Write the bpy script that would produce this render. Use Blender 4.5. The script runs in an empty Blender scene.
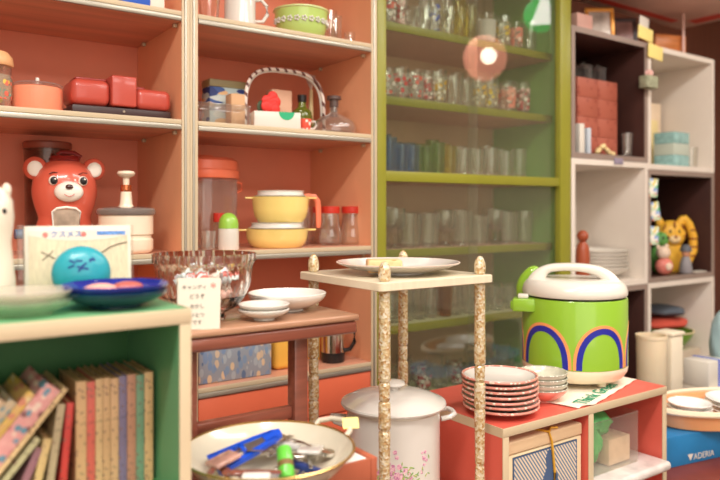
import bpy, bmesh, math, random
from mathutils import Vector, Matrix
random.seed(7)
PI = math.pi
S = bpy.context.scene
C = S.collection
EYE = 1.1                                   # camera height above the floor

# ------------------------------------------------------------------ camera
cam_d = bpy.data.cameras.new('camera'); cam = bpy.data.objects.new('camera', cam_d); C.objects.link(cam)
cam.location = (0, 0, EYE); cam.rotation_euler = (PI/2, 0, math.radians(-35.3))
cam_d.sensor_width = 36; cam_d.lens = 34.5; cam_d.shift_y = -30/720
cam_d.dof.use_dof = True; cam_d.dof.focus_distance = 1.5; cam_d.dof.aperture_fstop = 2.6
cam_d.clip_start = 0.05
S.camera = cam
# ------------------------------------------------------------------ world, light, exposure
w = bpy.data.worlds.new('world'); S.world = w; w.use_nodes = True
w.node_tree.nodes['Background'].inputs[0].default_value = (1, .93, .85, 1)
w.node_tree.nodes['Background'].inputs[1].default_value = 0.3
S.view_settings.view_transform = 'Standard'; S.view_settings.look = 'None'
S.view_settings.exposure = -0.12; S.view_settings.gamma = 1; S.view_settings.use_curve_mapping = False
S.cycles.max_bounces = 10; S.cycles.transparent_max_bounces = 40; S.cycles.transmission_bounces = 10
S.cycles.use_denoising = True
S.cycles.sample_clamp_indirect = 6
def area(name, loc, size, power, rot=(0, 0, 0), col=(1, .955, .90)):
    l = bpy.data.lights.new(name, 'AREA'); l.shape = 'RECTANGLE'; l.size, l.size_y = size; l.energy = power; l.color = col
    o = bpy.data.objects.new(name, l); C.objects.link(o); o.location = loc; o.rotation_euler = rot
    return o
area('ceiling_tube_light', (-.3, .15, 2.52), (1.3, .25), 48)
area('ceiling_tube_light', (1.6, .45, 2.52), (1.3, .25), 20)
area('ceiling_tube_light', (2.9, .45, 2.52), (1.3, .25), 16)
area('ceiling_tube_light', (.2, -1.3, 2.52), (1.8, .5), 36)
area('ceiling_tube_light', (2.4, -1.3, 2.52), (1.8, .5), 36)
for x, y in ((-.6, .6), (.5, -.4), (1.5, -.5), (2.4, .35), (4.2, .9)):       # small ceiling spots
    area('ceiling_spot', (x, y, 2.50), (.10, .10), 6)
# broad fill light added behind the camera to lift the shadows
area('rear_fill_light', (-.4, -2.3, 1.5), (3.2, 1.8), 34, (math.radians(82), 0, math.radians(-20)), (1, .96, .91))

# ------------------------------------------------------------------ where a bearing meets a depth
def dirs(u):
    t = (u-360)/690; return (.5779+.8161*t, .8161-.5779*t)
def xat(u, Y):
    a, b = dirs(u); return Y*a/b
def dep(X, Y): return .5779*X+.8161*Y

# ------------------------------------------------------------------ materials
def lin(c):
    return tuple((v/255/12.92 if v/255 <= .04045 else ((v/255+.055)/1.055)**2.4) for v in c)
MATS = {}
def mat(name, col, rough=.5, metal=0, var=.06, scale=8, stretch=(1, 1, 1), coat=0, bump=0, trans=0, alpha=1, emit=0, spec=.5, ior=1.45, sss=0):
    if name in MATS: return MATS[name]
    m = bpy.data.materials.new(name); m.use_nodes = True; nt = m.node_tree; N = nt.nodes; L = nt.links
    b = N['Principled BSDF']; c = lin(col)
    tc = N.new('ShaderNodeTexCoord'); mp = N.new('ShaderNodeMapping'); mp.inputs['Scale'].default_value = stretch
    no = N.new('ShaderNodeTexNoise'); no.inputs['Scale'].default_value = scale; no.inputs['Detail'].default_value = 4
    L.new(tc.outputs['Object'], mp.inputs[0]); L.new(mp.outputs[0], no.inputs['Vector'])
    r = N.new('ShaderNodeValToRGB'); r.color_ramp.elements[0].position = .3; r.color_ramp.elements[1].position = .7
    r.color_ramp.elements[0].color = (*[max(0, v*(1-var)) for v in c], 1); r.color_ramp.elements[1].color = (*[min(1, v*(1+var)) for v in c], 1)
    L.new(no.outputs[0], r.inputs[0]); L.new(r.outputs[0], b.inputs['Base Color'])
    b.inputs['Roughness'].default_value = rough; b.inputs['Metallic'].default_value = metal
    b.inputs['Coat Weight'].default_value = coat; b.inputs['Coat Roughness'].default_value = .08
    b.inputs['Transmission Weight'].default_value = trans; b.inputs['Alpha'].default_value = alpha
    b.inputs['Specular IOR Level'].default_value = spec; b.inputs['IOR'].default_value = ior
    if sss: b.inputs['Subsurface Weight'].default_value = sss; b.inputs['Subsurface Scale'].default_value = .01
    if emit:
        b.inputs['Emission Color'].default_value = (*c, 1); b.inputs['Emission Strength'].default_value = emit
    if bump:
        bn = N.new('ShaderNodeBump'); bn.inputs['Strength'].default_value = bump; bn.inputs['Distance'].default_value = .002
        L.new(no.outputs[0], bn.inputs['Height']); L.new(bn.outputs[0], b.inputs['Normal'])
    MATS[name] = m; return m
def thin_glass(name, tint=(255, 255, 255), milk=.06,  milkcol=(230, 225, 215), refl=1.0, ior=1.5, rough=.02):
    """clear walls seen through: fresnel reflection over a tinted see-through layer with a little scatter"""
    if name in MATS: return MATS[name]
    m = bpy.data.materials.new(name); m.use_nodes = True; nt = m.node_tree; N = nt.nodes; L = nt.links
    N.remove(N['Principled BSDF']); out = N['Material Output']
    tr = N.new('ShaderNodeBsdfTransparent'); tr.inputs[0].default_value = (*lin(tint), 1)
    df = N.new('ShaderNodeBsdfDiffuse'); df.inputs[0].default_value = (*lin(milkcol), 1)
    gl = N.new('ShaderNodeBsdfGlossy'); gl.inputs['Roughness'].default_value = rough
    lw = N.new('ShaderNodeLayerWeight'); lw.inputs[0].default_value = .5
    mm = N.new('ShaderNodeMath'); mm.operation = 'MULTIPLY_ADD'; mm.inputs[1].default_value = min(.75, .25+milk*4); mm.inputs[2].default_value = milk; mm.use_clamp = True
    pw = N.new('ShaderNodeMath'); pw.operation = 'POWER'; pw.inputs[1].default_value = 3.5; L.new(lw.outputs['Facing'], pw.inputs[0]); L.new(pw.outputs[0], mm.inputs[0])
    m1 = N.new('ShaderNodeMixShader'); L.new(mm.outputs[0], m1.inputs[0]); L.new(tr.outputs[0], m1.inputs[1]); L.new(df.outputs[0], m1.inputs[2])
    fc = N.new('ShaderNodeLayerWeight'); fc.inputs[0].default_value = .5
    p5 = N.new('ShaderNodeMath'); p5.operation = 'POWER'; p5.inputs[1].default_value = 4; L.new(fc.outputs['Facing'], p5.inputs[0])
    fm = N.new('ShaderNodeMath'); fm.operation = 'MULTIPLY_ADD'; fm.inputs[1].default_value = .8*refl; fm.inputs[2].default_value = .045*refl; fm.use_clamp = True; L.new(p5.outputs[0], fm.inputs[0])
    m2 = N.new('ShaderNodeMixShader'); L.new(fm.outputs[0], m2.inputs[0]); L.new(m1.outputs[0], m2.inputs[1]); L.new(gl.outputs[0], m2.inputs[2])
    L.new(m2.outputs[0], out.inputs[0]); MATS[name] = m; return m
def pattern(name, base, cols, scale=60, thr=.45, rough=.4, stretch=(1, 1, 1), alpha_base=False, coat=0, kind='VORONOI'):
    """printed blobs of several colours on a base colour (or on a clear ground)"""
    if name in MATS: return MATS[name]
    m = bpy.data.materials.new(name); m.use_nodes = True; nt = m.node_tree; N = nt.nodes; L = nt.links
    b = N['Principled BSDF']; b.inputs['Roughness'].default_value = rough; b.inputs['Coat Weight'].default_value = coat
    tc = N.new('ShaderNodeTexCoord'); mp = N.new('ShaderNodeMapping'); mp.inputs['Scale'].default_value = stretch
    L.new(tc.outputs['Object'], mp.inputs[0])
    v = N.new('ShaderNodeTexVoronoi'); v.inputs['Scale'].default_value = scale; L.new(mp.outputs[0], v.inputs['Vector'])
    sp = N.new('ShaderNodeSeparateColor'); L.new(v.outputs['Color'], sp.inputs[0])
    r = N.new('ShaderNodeValToRGB'); r.color_ramp.interpolation = 'CONSTANT'
    while len(r.color_ramp.elements) > 1: r.color_ramp.elements.remove(r.color_ramp.elements[-1])
    r.color_ramp.elements[0].position = 0; r.color_ramp.elements[0].color = (*lin(cols[0]), 1)
    for i, c in enumerate(cols[1:], 1):
        e = r.color_ramp.elements.new(i/len(cols)); e.color = (*lin(c), 1)
    L.new(sp.outputs[0], r.inputs[0])
    lt = N.new('ShaderNodeMath'); lt.operation = 'LESS_THAN'; lt.inputs[1].default_value = thr; L.new(v.outputs['Distance'], lt.inputs[0])
    mx = N.new('ShaderNodeMix'); mx.data_type = 'RGBA'; L.new(lt.outputs[0], mx.inputs[0]); mx.inputs[6].default_value = (*lin(base), 1); L.new(r.outputs[0], mx.inputs[7])
    L.new(mx.outputs[2], b.inputs['Base Color'])
    if alpha_base:
        ml = N.new('ShaderNodeMath'); ml.operation = 'MULTIPLY_ADD'; ml.inputs[1].default_value = .82; ml.inputs[2].default_value = .12; L.new(lt.outputs[0], ml.inputs[0]); L.new(ml.outputs[0], b.inputs['Alpha'])
    MATS[name] = m; return m
def stripes(name, c1, c2, scale, rot=(0, 0, 0), thr=.5, rough=.6):
    if name in MATS: return MATS[name]
    m = bpy.data.materials.new(name); m.use_nodes = True; nt = m.node_tree; N = nt.nodes; L = nt.links
    b = N['Principled BSDF']; b.inputs['Roughness'].default_value = rough
    tc = N.new('ShaderNodeTexCoord'); mp = N.new('ShaderNodeMapping'); mp.inputs['Rotation'].default_value = rot
    wv = N.new('ShaderNodeTexWave'); wv.inputs['Scale'].default_value = scale; wv.inputs['Distortion'].default_value = 0
    L.new(tc.outputs['Object'], mp.inputs[0]); L.new(mp.outputs[0], wv.inputs['Vector'])
    r = N.new('ShaderNodeValToRGB'); r.color_ramp.interpolation = 'CONSTANT'; r.color_ramp.elements[0].color = (*lin(c1), 1)
    r.color_ramp.elements[1].position = thr; r.color_ramp.elements[1].color = (*lin(c2), 1)
    L.new(wv.outputs[0], r.inputs[0]); L.new(r.outputs[0], b.inputs['Base Color']); MATS[name] = m; return m

WOOD = (.6, .6, 9)
orange = mat('orange_laminate', (242, 174, 132), .42, var=.07, scale=5, stretch=(1, 1, .25))
orange_back = mat('orange_back_board', (232, 142, 110), .5, var=.06, scale=5)
red_drawer = mat('red_orange_drawer', (226, 112, 80), .3, var=.04)
shelf_under = mat('brown_red_shelf_board', (216, 156, 128), .35, var=.15, scale=6, stretch=(.4, 4, 1))
cream_edge = mat('cream_edge', (202, 182, 150), .4, var=.05)
alu = mat('aluminium_trim', (176, 170, 156), .35, .6, var=.05)
white_lam = mat('white_laminate', (232, 222, 210), .45, var=.03)
dark_lam = mat('dark_brown_laminate', (70, 42, 36), .45, var=.12)
dark_edge = mat('taupe_edge', (150, 132, 122), .4)
lime = mat('lime_paint', (142, 140, 44), .35, var=.05)
lime_in = mat('green_side_paint', (140, 200, 108), .4, var=.05)
cab_back = mat('mauve_brown_back_board', (232, 200, 166), .6, var=.15, scale=3)
red_lam = mat('red_laminate', (218, 98, 82), .35, var=.05)
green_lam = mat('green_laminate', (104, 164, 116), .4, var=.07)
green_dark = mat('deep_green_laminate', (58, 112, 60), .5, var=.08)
brown_wood = mat('red_brown_wood', (128, 70, 54), .28, var=.22, scale=14, stretch=(.5, 5, 5), coat=.3)
table_wood = mat('tan_wood_top', (172, 128, 100), .3, var=.18, scale=12, stretch=(.5, 6, 5), coat=.25)
white_cer = mat('white_ceramic', (226, 221, 212), .12, var=.01, coat=.6)
enamel = mat('cream_enamel', (206, 196, 176), .18, var=.02, coat=.5)
enamel_w = mat('white_enamel', (218, 212, 204), .15, var=.02, coat=.5)
pl_white = mat('white_plastic', (224, 218, 206), .25, var=.02, coat=.2)
gold = mat('gold_rim', (214, 176, 110), .25, .9)
black_pl = mat('black_plastic', (34, 30, 30), .35)
chrome = mat('chrome', (225, 222, 215), .15, 1)
steel = mat('steel', (190, 186, 180), .28, .9)
paper = mat('cream_paper', (222, 213, 196), .7, var=.03)
kraft = mat('tan_card', (214, 172, 130), .7, var=.08)
ink = mat('dark_ink', (120, 108, 106), .7)
blue_ink = mat('blue_ink', (84, 120, 190), .7)
red_ink = mat('pink_red_ink', (220, 120, 110), .7)
pages = mat('aged_pages', (200, 160, 112), .8, var=.12, scale=60, stretch=(8, 1, 1))
yellow_tag = mat('yellow_paper_tag', (246, 226, 140), .7, var=.04)
glass = thin_glass('clear_glass', (254, 254, 252), .018, (255, 250, 244), 2.2)
glass_thick = thin_glass('thick_clear_glass', (254, 254, 252), .03, (255, 250, 244), 2.6)
glass_blue = thin_glass('blue_tinted_glass', (218, 234, 248), .03, (170, 205, 240))
glass_green = thin_glass('green_tinted_glass', (232, 244, 214), .03, (170, 210, 130))
glass_yel = thin_glass('yellow_tinted_glass', (250, 246, 206), .03, (235, 225, 140))
glass_amber = thin_glass('amber_tinted_glass', (225, 180, 90), .08, (225, 180, 90))
pane_m = thin_glass('door_glass', (244, 247, 242), .02, (200, 190, 180), 1.7, 1.5, .0)
def real_glass(name, col, rough=.0, ior=1.45):
    m = bpy.data.materials.new(name); m.use_nodes = True; nt = m.node_tree; N = nt.nodes; L = nt.links; b = N['Principled BSDF']
    n = N.new('ShaderNodeTexNoise'); n.inputs['Scale'].default_value = 30; r = N.new('ShaderNodeValToRGB'); c = lin(col)
    r.color_ramp.elements[0].color = (*[v*.97 for v in c], 1); r.color_ramp.elements[1].color = (*c, 1); L.new(n.outputs[0], r.inputs[0]); L.new(r.outputs[0], b.inputs['Base Color'])
    b.inputs['Transmission Weight'].default_value = 1; b.inputs['Roughness'].default_value = rough; b.inputs['IOR'].default_value = ior; return m
crystal = real_glass('cut_crystal', (252, 250, 246))
plastic_clear = thin_glass('clear_plastic', (250, 250, 247), .03, (248, 242, 238), .8, 1.45, .08)
smoky = thin_glass('smoky_clear_plastic', (226, 208, 198), .06, (200, 160, 140), .8)

# ------------------------------------------------------------------ mesh builder
class MB:
    def __init__(s): s.v = []; s.f = []; s.m = []; s.k = 0
    def add(s, vs, fs, T=None):
        o = len(s.v)
        s.v += [tuple(T @ Vector(p)) if T else tuple(p) for p in vs]
        s.f += [tuple(i+o for i in f) for f in fs]; s.m += [s.k]*len(fs); return s
    def mat(s, k): s.k = k; return s
    def box(s, x0, x1, y0, y1, z0, z1, b=0, T=None, seg=2):
        bm = bmesh.new(); bmesh.ops.create_cube(bm, size=1)
        for v in bm.verts: v.co = Vector(((x0+x1)/2+v.co.x*(x1-x0), (y0+y1)/2+v.co.y*(y1-y0), (z0+z1)/2+v.co.z*(z1-z0)))
        if b: bmesh.ops.bevel(bm, geom=bm.edges[:], offset=min(b, .49*min(x1-x0, y1-y0, z1-z0)), segments=seg, profile=.5, affect='EDGES')
        bm.verts.index_update(); s.add([v.co[:] for v in bm.verts], [[v.index for v in f.verts] for f in bm.faces], T); bm.free(); return s
    def lathe(s, prof, c=(0, 0, 0), seg=36, T=None, wob=None, sx=1, sy=1, cap=False):
        vs = []; fs = []; n = len(prof)
        for i, (r, z) in enumerate(prof):
            for j in range(seg):
                a = 2*PI*j/seg; rr = r*(wob(a, i) if wob else 1)
                vs.append((c[0]+rr*math.cos(a)*sx, c[1]+rr*math.sin(a)*sy, c[2]+z))
        for i in range(n-1):
            for j in range(seg):
                k = (j+1) % seg; fs.append((i*seg+j, i*seg+k, (i+1)*seg+k, (i+1)*seg+j))
        if prof[0][0] > 1e-3 and prof[-1][0] > 1e-3 and n > 2 and not cap:        # a ring: last row joins the first
            for j in range(seg):
                k = (j+1) % seg; fs.append(((n-1)*seg+j, (n-1)*seg+k, k, j))
        return s.add(vs, fs, T)
    def ell(s, c, r, seg=24, rings=14, T=None, fn=None):
        prof = [(math.sin(PI*i/rings) if 0 < i < rings else 0.0001, -math.cos(PI*i/rings)) for i in range(rings+1)]
        M = Matrix.Translation(c) @ Matrix.Diagonal((*(r if isinstance(r, tuple) else (r, r, r)), 1))
        return s.lathe(prof, seg=seg, T=(T @ M) if T else M, wob=fn)
    def tube(s, pts, r, seg=10, closed=False, T=None, flat=None, up=(0, 0, 1)):
        P = [Vector(p) for p in pts]; n = len(P); vs = []; fs = []; up = Vector(up)
        for i in range(n):
            a = P[(i-1) % n] if (closed or i > 0) else P[i]; b = P[(i+1) % n] if (closed or i < n-1) else P[i]
            d = (b-a).normalized(); x = d.cross(up)
            if x.length < 1e-4: x = d.cross(Vector((1, 0, 0)))
            x.normalize(); y = x.cross(d); rr = r[i] if isinstance(r, (list, tuple)) else r; ry = rr*(flat or 1)
            for j in range(seg):
                t = 2*PI*j/seg; vs.append(P[i]+x*math.cos(t)*rr+y*math.sin(t)*ry)
        m = n if closed else n-1
        for i in range(m):
            for j in range(seg):
                k = (j+1) % seg; q = (i+1) % n; fs.append((i*seg+j, i*seg+k, q*seg+k, q*seg+j))
        if not closed: fs.append(tuple(reversed(range(seg)))); fs.append(tuple((n-1)*seg+j for j in range(seg)))
        return s.add([tuple(v) for v in vs], fs, T)
    def prism(s, poly, y0, y1, T=None):
        """outline in x,z given a thickness along y"""
        n = len(poly); vs = [(x, y0, z) for x, z in poly]+[(x, y1, z) for x, z in poly]
        fs = [tuple(range(n)), tuple(reversed(range(n, 2*n)))]+[(i, n+i, n+(i+1) % n, (i+1) % n) for i in range(n)]
        return s.add(vs, fs, T)
    def build(s, name, mats, parent=None, loc=None, rz=0, ang=35, sub=0):
        me = bpy.data.meshes.new(name); me.from_pydata(s.v, [], s.f); me.update()
        bm = bmesh.new(); bm.from_mesh(me); bmesh.ops.recalc_face_normals(bm, faces=bm.faces[:]) ; bm.to_mesh(me); bm.free()
        if not isinstance(mats, (list, tuple)): mats = [mats]
        for m in mats: me.materials.append(m)
        for p, k in zip(me.polygons, s.m): p.material_index = k; p.use_smooth = True
        me.set_sharp_from_angle(angle=math.radians(ang))
        o = bpy.data.objects.new(name, me); C.objects.link(o)
        if parent: o.parent = parent
        if loc: o.location = loc
        if rz: o.rotation_euler.z = rz
        if sub:
            md = o.modifiers.new('subsurf', 'SUBSURF'); md.levels = md.render_levels = sub
        return o
def thing(name, label, cat, loc=(0, 0, 0), rz=0, group=None):
    o = bpy.data.objects.new(name, None); C.objects.link(o); o.location = loc; o.rotation_euler = (0, 0, rz); o.empty_display_size = .05
    return tag(o, label, cat, group)
def tag(o, label, cat, group=None, kind=None):
    o['label'] = label; o['category'] = cat
    if group: o['group'] = group
    if kind: o['kind'] = kind
    return o
def struct(o): o['kind'] = 'structure'; return o
def kids(o): return [c for c in bpy.data.objects if c.parent == o]
def copy_tree(o, parent=None):
    c = o.copy(); C.objects.link(c); c.parent = parent
    for ch in kids(o): copy_tree(ch, c)
    return c
def text(name, s, size, M, m, parent=None, ext=.0004, align='CENTER'):
    cu = bpy.data.curves.new(name, 'FONT'); cu.body = s; cu.size = size; cu.extrude = ext; cu.align_x = align; cu.align_y = 'CENTER'
    t = bpy.data.objects.new(name, cu); C.objects.link(t); dg = bpy.context.evaluated_depsgraph_get(); dg.update()
    me = bpy.data.meshes.new_from_object(t.evaluated_get(dg)); bpy.data.objects.remove(t); me.transform(M); me.materials.clear(); me.materials.append(m)
    o = bpy.data.objects.new(name, me); C.objects.link(o); o.parent = parent; return o
FRONT = Matrix.Rotation(PI/2, 4, 'X')       # lettering that faces -Y
def cup(r0, r1, h, t=.0025, foot=.004):
    return [(.0001, 0), (r0*.9, 0), (r0, foot*.5), (r0*.6+r1*.4, h*.45), (r1, h), (r1-t*.5, h+t*.4), (r1-t, h), (r0*.6+r1*.4-t, h*.45), (r0-t, foot+.002), (.0001, foot)]
def bowl(r, h, foot=.45, t=.004, pw=.55):
    o = [(.0001, .002), (r*foot*.8, .002), (r*foot*.85, 0), (r*foot, 0), (r*foot, .003)]
    n = 10; f = lambda q: 1-(1-q)**(1/pw)
    for i in range(1, n+1):
        q = (i/n)**1.3; o.append((r*foot+(r-r*foot)*f(q), .003+(h-.003)*q))
    o.append((r-t*.4, h+t*.3))
    for i in range(n-1, 0, -1):
        q = (i/n)**1.3; o.append((max(.001, r*foot+(r-r*foot)*f(q)-t*1.1), .003+t*(1-q)+(h-.003)*q))
    o.append((.0001, .003+t)); return o
def plate(r, h, t=.004, foot=.5):
    return [(.0001, .002), (r*foot*.92, .002), (r*foot*.92, 0), (r*foot, 0), (r*foot, .003), (r*.75, h*.45), (r, h), (r*1.002, h+t*.4), (r*.985, h+t*.6), (r*.75, h*.45+t), (r*.6, .005+t*.4), (.0001, .004+t*.4)]

# ------------------------------------------------------------------ room shell
fl = struct(MB().box(-2.5, 5.2, -3, 2.6, -.06, 0).build('floor', mat('dark_floor', (120, 92, 76), .35, var=.1)))
struct(MB().box(-2.5, 5.2, 2.5, 2.6, 0, 2.7).build('wall_back', mat('brown_panelling', (110, 60, 44), .5, var=.25, scale=6, stretch=(9, 1, .3))))
struct(MB().box(-2.6, -2.5, -3, 2.6, 0, 2.7).build('wall_left', mat('warm_wall', (236, 224, 204), .8)))
struct(MB().box(5.2, 5.3, -3, 2.6, 0, 2.7).build('wall_right', mat('warm_wall2', (230, 212, 190), .8)))
struct(MB().box(-2.6, 5.3, -3.1, -3, 0, 2.7).build('wall_front', mat('warm_wall3', (232, 218, 200), .8)))
struct(MB().box(-2.6, 5.3, -3.1, 2.6, 2.6, 2.7).build('ceiling', mat('ceiling_paint', (238, 226, 206), .8)))

# ------------------------------------------------------------------ orange cabinets
def shelf_board(x0, x1, y0, y1, z, th, parent, body, top_edge=.012):
    s = MB().box(x0, x1, y0+.004, y1, z-th, z-.0005, 0).build('shelf', body, parent)
    MB().box(x0, x1, y0, y0+.004, z-top_edge, z, .001).build('edge_strip', cream_edge, s)['label'] = 'cream edge strip of the shelf'
    MB().box(x0, x1, y0-.003, y0+.004, z-th, z-top_edge-.0005, .003).build('metal_trim', alu, s)['label'] = 'rounded aluminium trim of the shelf'
    return s
def post(x0, x1, y0, y1, z0, z1, parent, inner=orange):
    p = MB().box(x0, x1, y0+.003, y1, z0, z1).build('side_panel', inner, parent)
    w = x1-x0
    MB().box(x0, x0+w*.33, y0, y0+.003, z0, z1, .001).box(x0+w*.62, x1, y0, y0+.003, z0, z1, .001).build('edge_strip', cream_edge, p)
    MB().box(x0+w*.34, x0+w*.61, y0-.002, y0+.003, z0, z1, .001).build('metal_trim', alu, p)
def orange_cabinet(x0, x1, label):
    t = thing('wall_cabinet', label, 'cabinet', (0, 0, 0))
    y0, y1 = 1.70, 2.07
    post(x0, x0+.0215, y0, y1, 0, 1.98, t); post(x1-.0215, x1, y0, y1, 0, 1.98, t)
    MB().box(x0+.022, x1-.022, y1-.012, y1, 0.02, 1.96).build('back_panel', orange_back, t)
    for z in (1.98, 1.608, 1.331, .991, .636, .06):
        shelf_board(x0+.022, x1-.022, y0, y1-.012, z, .026, t, shelf_under)
    for z0, z1 in ((.502, .608), (.070, .497)):
        d = MB().box(x0+.024, (x0+x1)/2-.002, y0+.002, y0+.05, z0, z1, .002).build('drawer', red_drawer, t)
        d = MB().box((x0+x1)/2+.002, x1-.024, y0+.002, y0+.05, z0, z1, .002).build('drawer', red_drawer, t)
    for z in (1.608, 1.331, .991):
        for y in (1.73, 1.98): MB().box(x1-.032, x1-.022, y, y+.012, z-.036, z-.0265, .002).build('shelf_peg', cream_edge, t)
orange_cabinet(.08, .668, 'open orange wall cabinet with cream edges holding the bear shaped machine')
orange_cabinet(.6685, 1.268, 'open orange wall cabinet holding the yellow casseroles, beside the green glass cabinet')

# ------------------------------------------------------------------ green glass cabinet
GX0, GX1 = 1.270, 2.200
gc = thing('display_cabinet', 'lime green display cabinet with sliding glass doors full of glassware', 'cabinet')
MB().box(GX0, GX0+.02, 1.73, 2.10, .06, 2.04).build('side_panel', lime_in, gc)
MB().box(GX1-.02, GX1, 1.73, 2.10, .06, 2.04).build('side_panel', lime_in, gc)
MB().box(GX0, GX0+.034, 1.70, 1.729, 0, 2.04, .002).build('door_stile', lime, gc)
MB().box(GX1-.062, GX1, 1.70, 1.729, 0, 2.04, .002).build('door_stile', lime, gc)
MB().box(GX0+.0345, GX1-.0625, 1.70, 1.729, 0, .10, .002).build('bottom_rail', lime, gc)
MB().box(GX0+.0345, GX1-.0625, 1.70, 1.729, 1.98, 2.04, .002).build('top_rail', lime, gc)
MB().box(GX0+.02, GX1-.02, 2.088, 2.10, .06, 2.04).build('back_panel', cab_back, gc)
MB().box(GX0, GX1, 1.729, 2.10, 2.04, 2.06, .002).build('top_panel', lime, gc)
GZ = [1.712, 1.470, 1.222, .971, .722, .472]
brown_board = mat('mauve_brown_board', (228, 180, 160), .5, var=.08)
for i, z in enumerate(GZ+[.22]):
    if i == 2:
        s = MB().box(GX0+.02, GX1-.02, 1.759, 2.088, z-.026, z-.0005).build('shelf', brown_board, gc)
        MB().box(GX0+.0345, GX1-.0625, 1.704, 1.729, z-.032, z, .001).build('mid_rail', lime, gc)
    else:
        s = MB().box(GX0+.02, GX1-.02, 1.779, 2.088, z-.024, z-.0005).build('shelf', mat('pale_green_board', (196, 190, 150), .5) if i > 3 else brown_board, gc)
        MB().box(GX0+.0205, GX1-.0205, 1.772, 1.779, z-.027, z, .001).build('edge_strip', lime, s)
for za, zb in ((1.223, 1.979), (.101, 1.189)):
    MB().box(GX0+.035, 1.715, 1.716, 1.720, za, zb).build('glass_door', pane_m, gc)
    MB().box(1.680, GX1-.063, 1.7235, 1.7275, za, zb).build('glass_door', pane_m, gc)

# ------------------------------------------------------------------ cube shelving
def cube(x0, x1, z0, z1, inner, edge, label, th=.022):
    t = thing('cube_shelf', label, 'shelf unit')
    y0, y1 = 1.70, 2.06
    MB().box(x0, x0+th, y0+.003, y1, z0, z1, .001).build('side_panel', inner, t); MB().box(x1-th, x1, y0+.003, y1, z0, z1, .001).build('side_panel', inner, t)
    MB().box(x0+th, x1-th, y0+.003, y1, z1-th, z1, .001).build('top_panel', inner, t); MB().box(x0+th, x1-th, y0+.003, y1, z0, z0+th, .001).build('bottom_panel', inner, t)
    MB().box(x0+th, x1-th, y1-.01, y1, z0+th, z1-th).build('back_panel', inner, t)
    e = MB()
    for a, b, c, d in ((x0, x0+th, z0, z1), (x1-th, x1, z0, z1), (x0+th, x1-th, z1-th, z1), (x0+th, x1-th, z0, z0+th)): e.box(a, b, y0, y0+.003, c, d)
    e.build('edge_strip', edge, t)
CA, CB, CC = 2.203, 2.716, 3.262
cube(CA, CB-.001, 1.302, 1.815, dark_lam, dark_edge, 'dark brown cube shelf holding terracotta boxes, topmost beside the green cabinet')
cube(CA, CB-.001, .785, 1.301, white_lam, white_lam, 'white cube shelf holding a stack of pale bowls and a wooden doll')
cube(CA, CB-.001, .268, .784, dark_lam, dark_edge, 'dark brown cube shelf standing behind the green rice cooker')
cube(CB, CC, 1.276, 1.812, white_lam, white_lam, 'white cube shelf holding silver blue boxes, topmost at the far end')
cube(CB, CC, .786, 1.275, dark_lam, dark_edge, 'dark brown cube shelf holding the yellow tiger figure')
cube(CB, CC, .30, .785, white_lam, white_lam, 'white cube shelf holding folded red cloth and green bowls')
MB().box(CA, CC, 1.72, 2.05, 0, .267, .004).build('plinth', dark_lam).name = 'shelf_plinth'
tag(bpy.data.objects['shelf_plinth'], 'dark brown plinth board below the cube shelves', 'plinth')

# ------------------------------------------------------------------ green bookshelf, front left
bs = thing('bookshelf', 'green bookshelf with cream edges holding leaning comic books', 'bookshelf')
BZ = .968; BX0, BX1, BY0, BY1 = -.26, .348, .88, 1.118
MB().box(BX0, BX1-.0015, BY0+.003, BY1, BZ-.0185, BZ, .001).build('top_panel', green_lam, bs)
MB().box(BX0, BX1+.0005, BY0, BY0+.003, BZ-.019, BZ+.001, .001).box(BX1-.0015, BX1+.0005, BY0+.0035, BY1, BZ-.019, BZ+.001).build('edge_strip', cream_edge, bs)
for x in (BX0, BX1-.016):
    p = MB().box(x, x+.016, BY0+.003, BY1, 0.0, BZ-.0195).build('side_panel', green_lam, bs)
    MB().box(x, x+.016, BY0, BY0+.003, 0, BZ-.0195, .001).build('edge_strip', cream_edge, p)
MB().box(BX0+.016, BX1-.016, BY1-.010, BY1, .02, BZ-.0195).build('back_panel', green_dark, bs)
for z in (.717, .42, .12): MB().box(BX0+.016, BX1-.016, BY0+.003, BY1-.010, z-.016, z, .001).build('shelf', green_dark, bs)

# ------------------------------------------------------------------ brown table
TZ = .906
bt = thing('side_table', 'red-brown wooden side table carrying white bowls and a cut glass bowl', 'table')
MB().box(.405, .7435, 1.05, 1.262, TZ-.012, TZ, .004, seg=3).build('tabletop', table_wood, bt)
MB().box(.408, .7405, 1.053, 1.259, TZ-.036, TZ-.0125, .006, seg=3).build('apron', brown_wood, bt)
for x, y in ((.412, 1.085), (.624, 1.085), (.412, 1.205), (.696, 1.205)): MB().box(x, x+.028, y, y+.028, 0, TZ-.0365, .003).build('leg', brown_wood, bt)
MB().box(.4405, .6235, 1.092, 1.108, .722, .744, .003).build('stretcher', brown_wood, bt)

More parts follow.
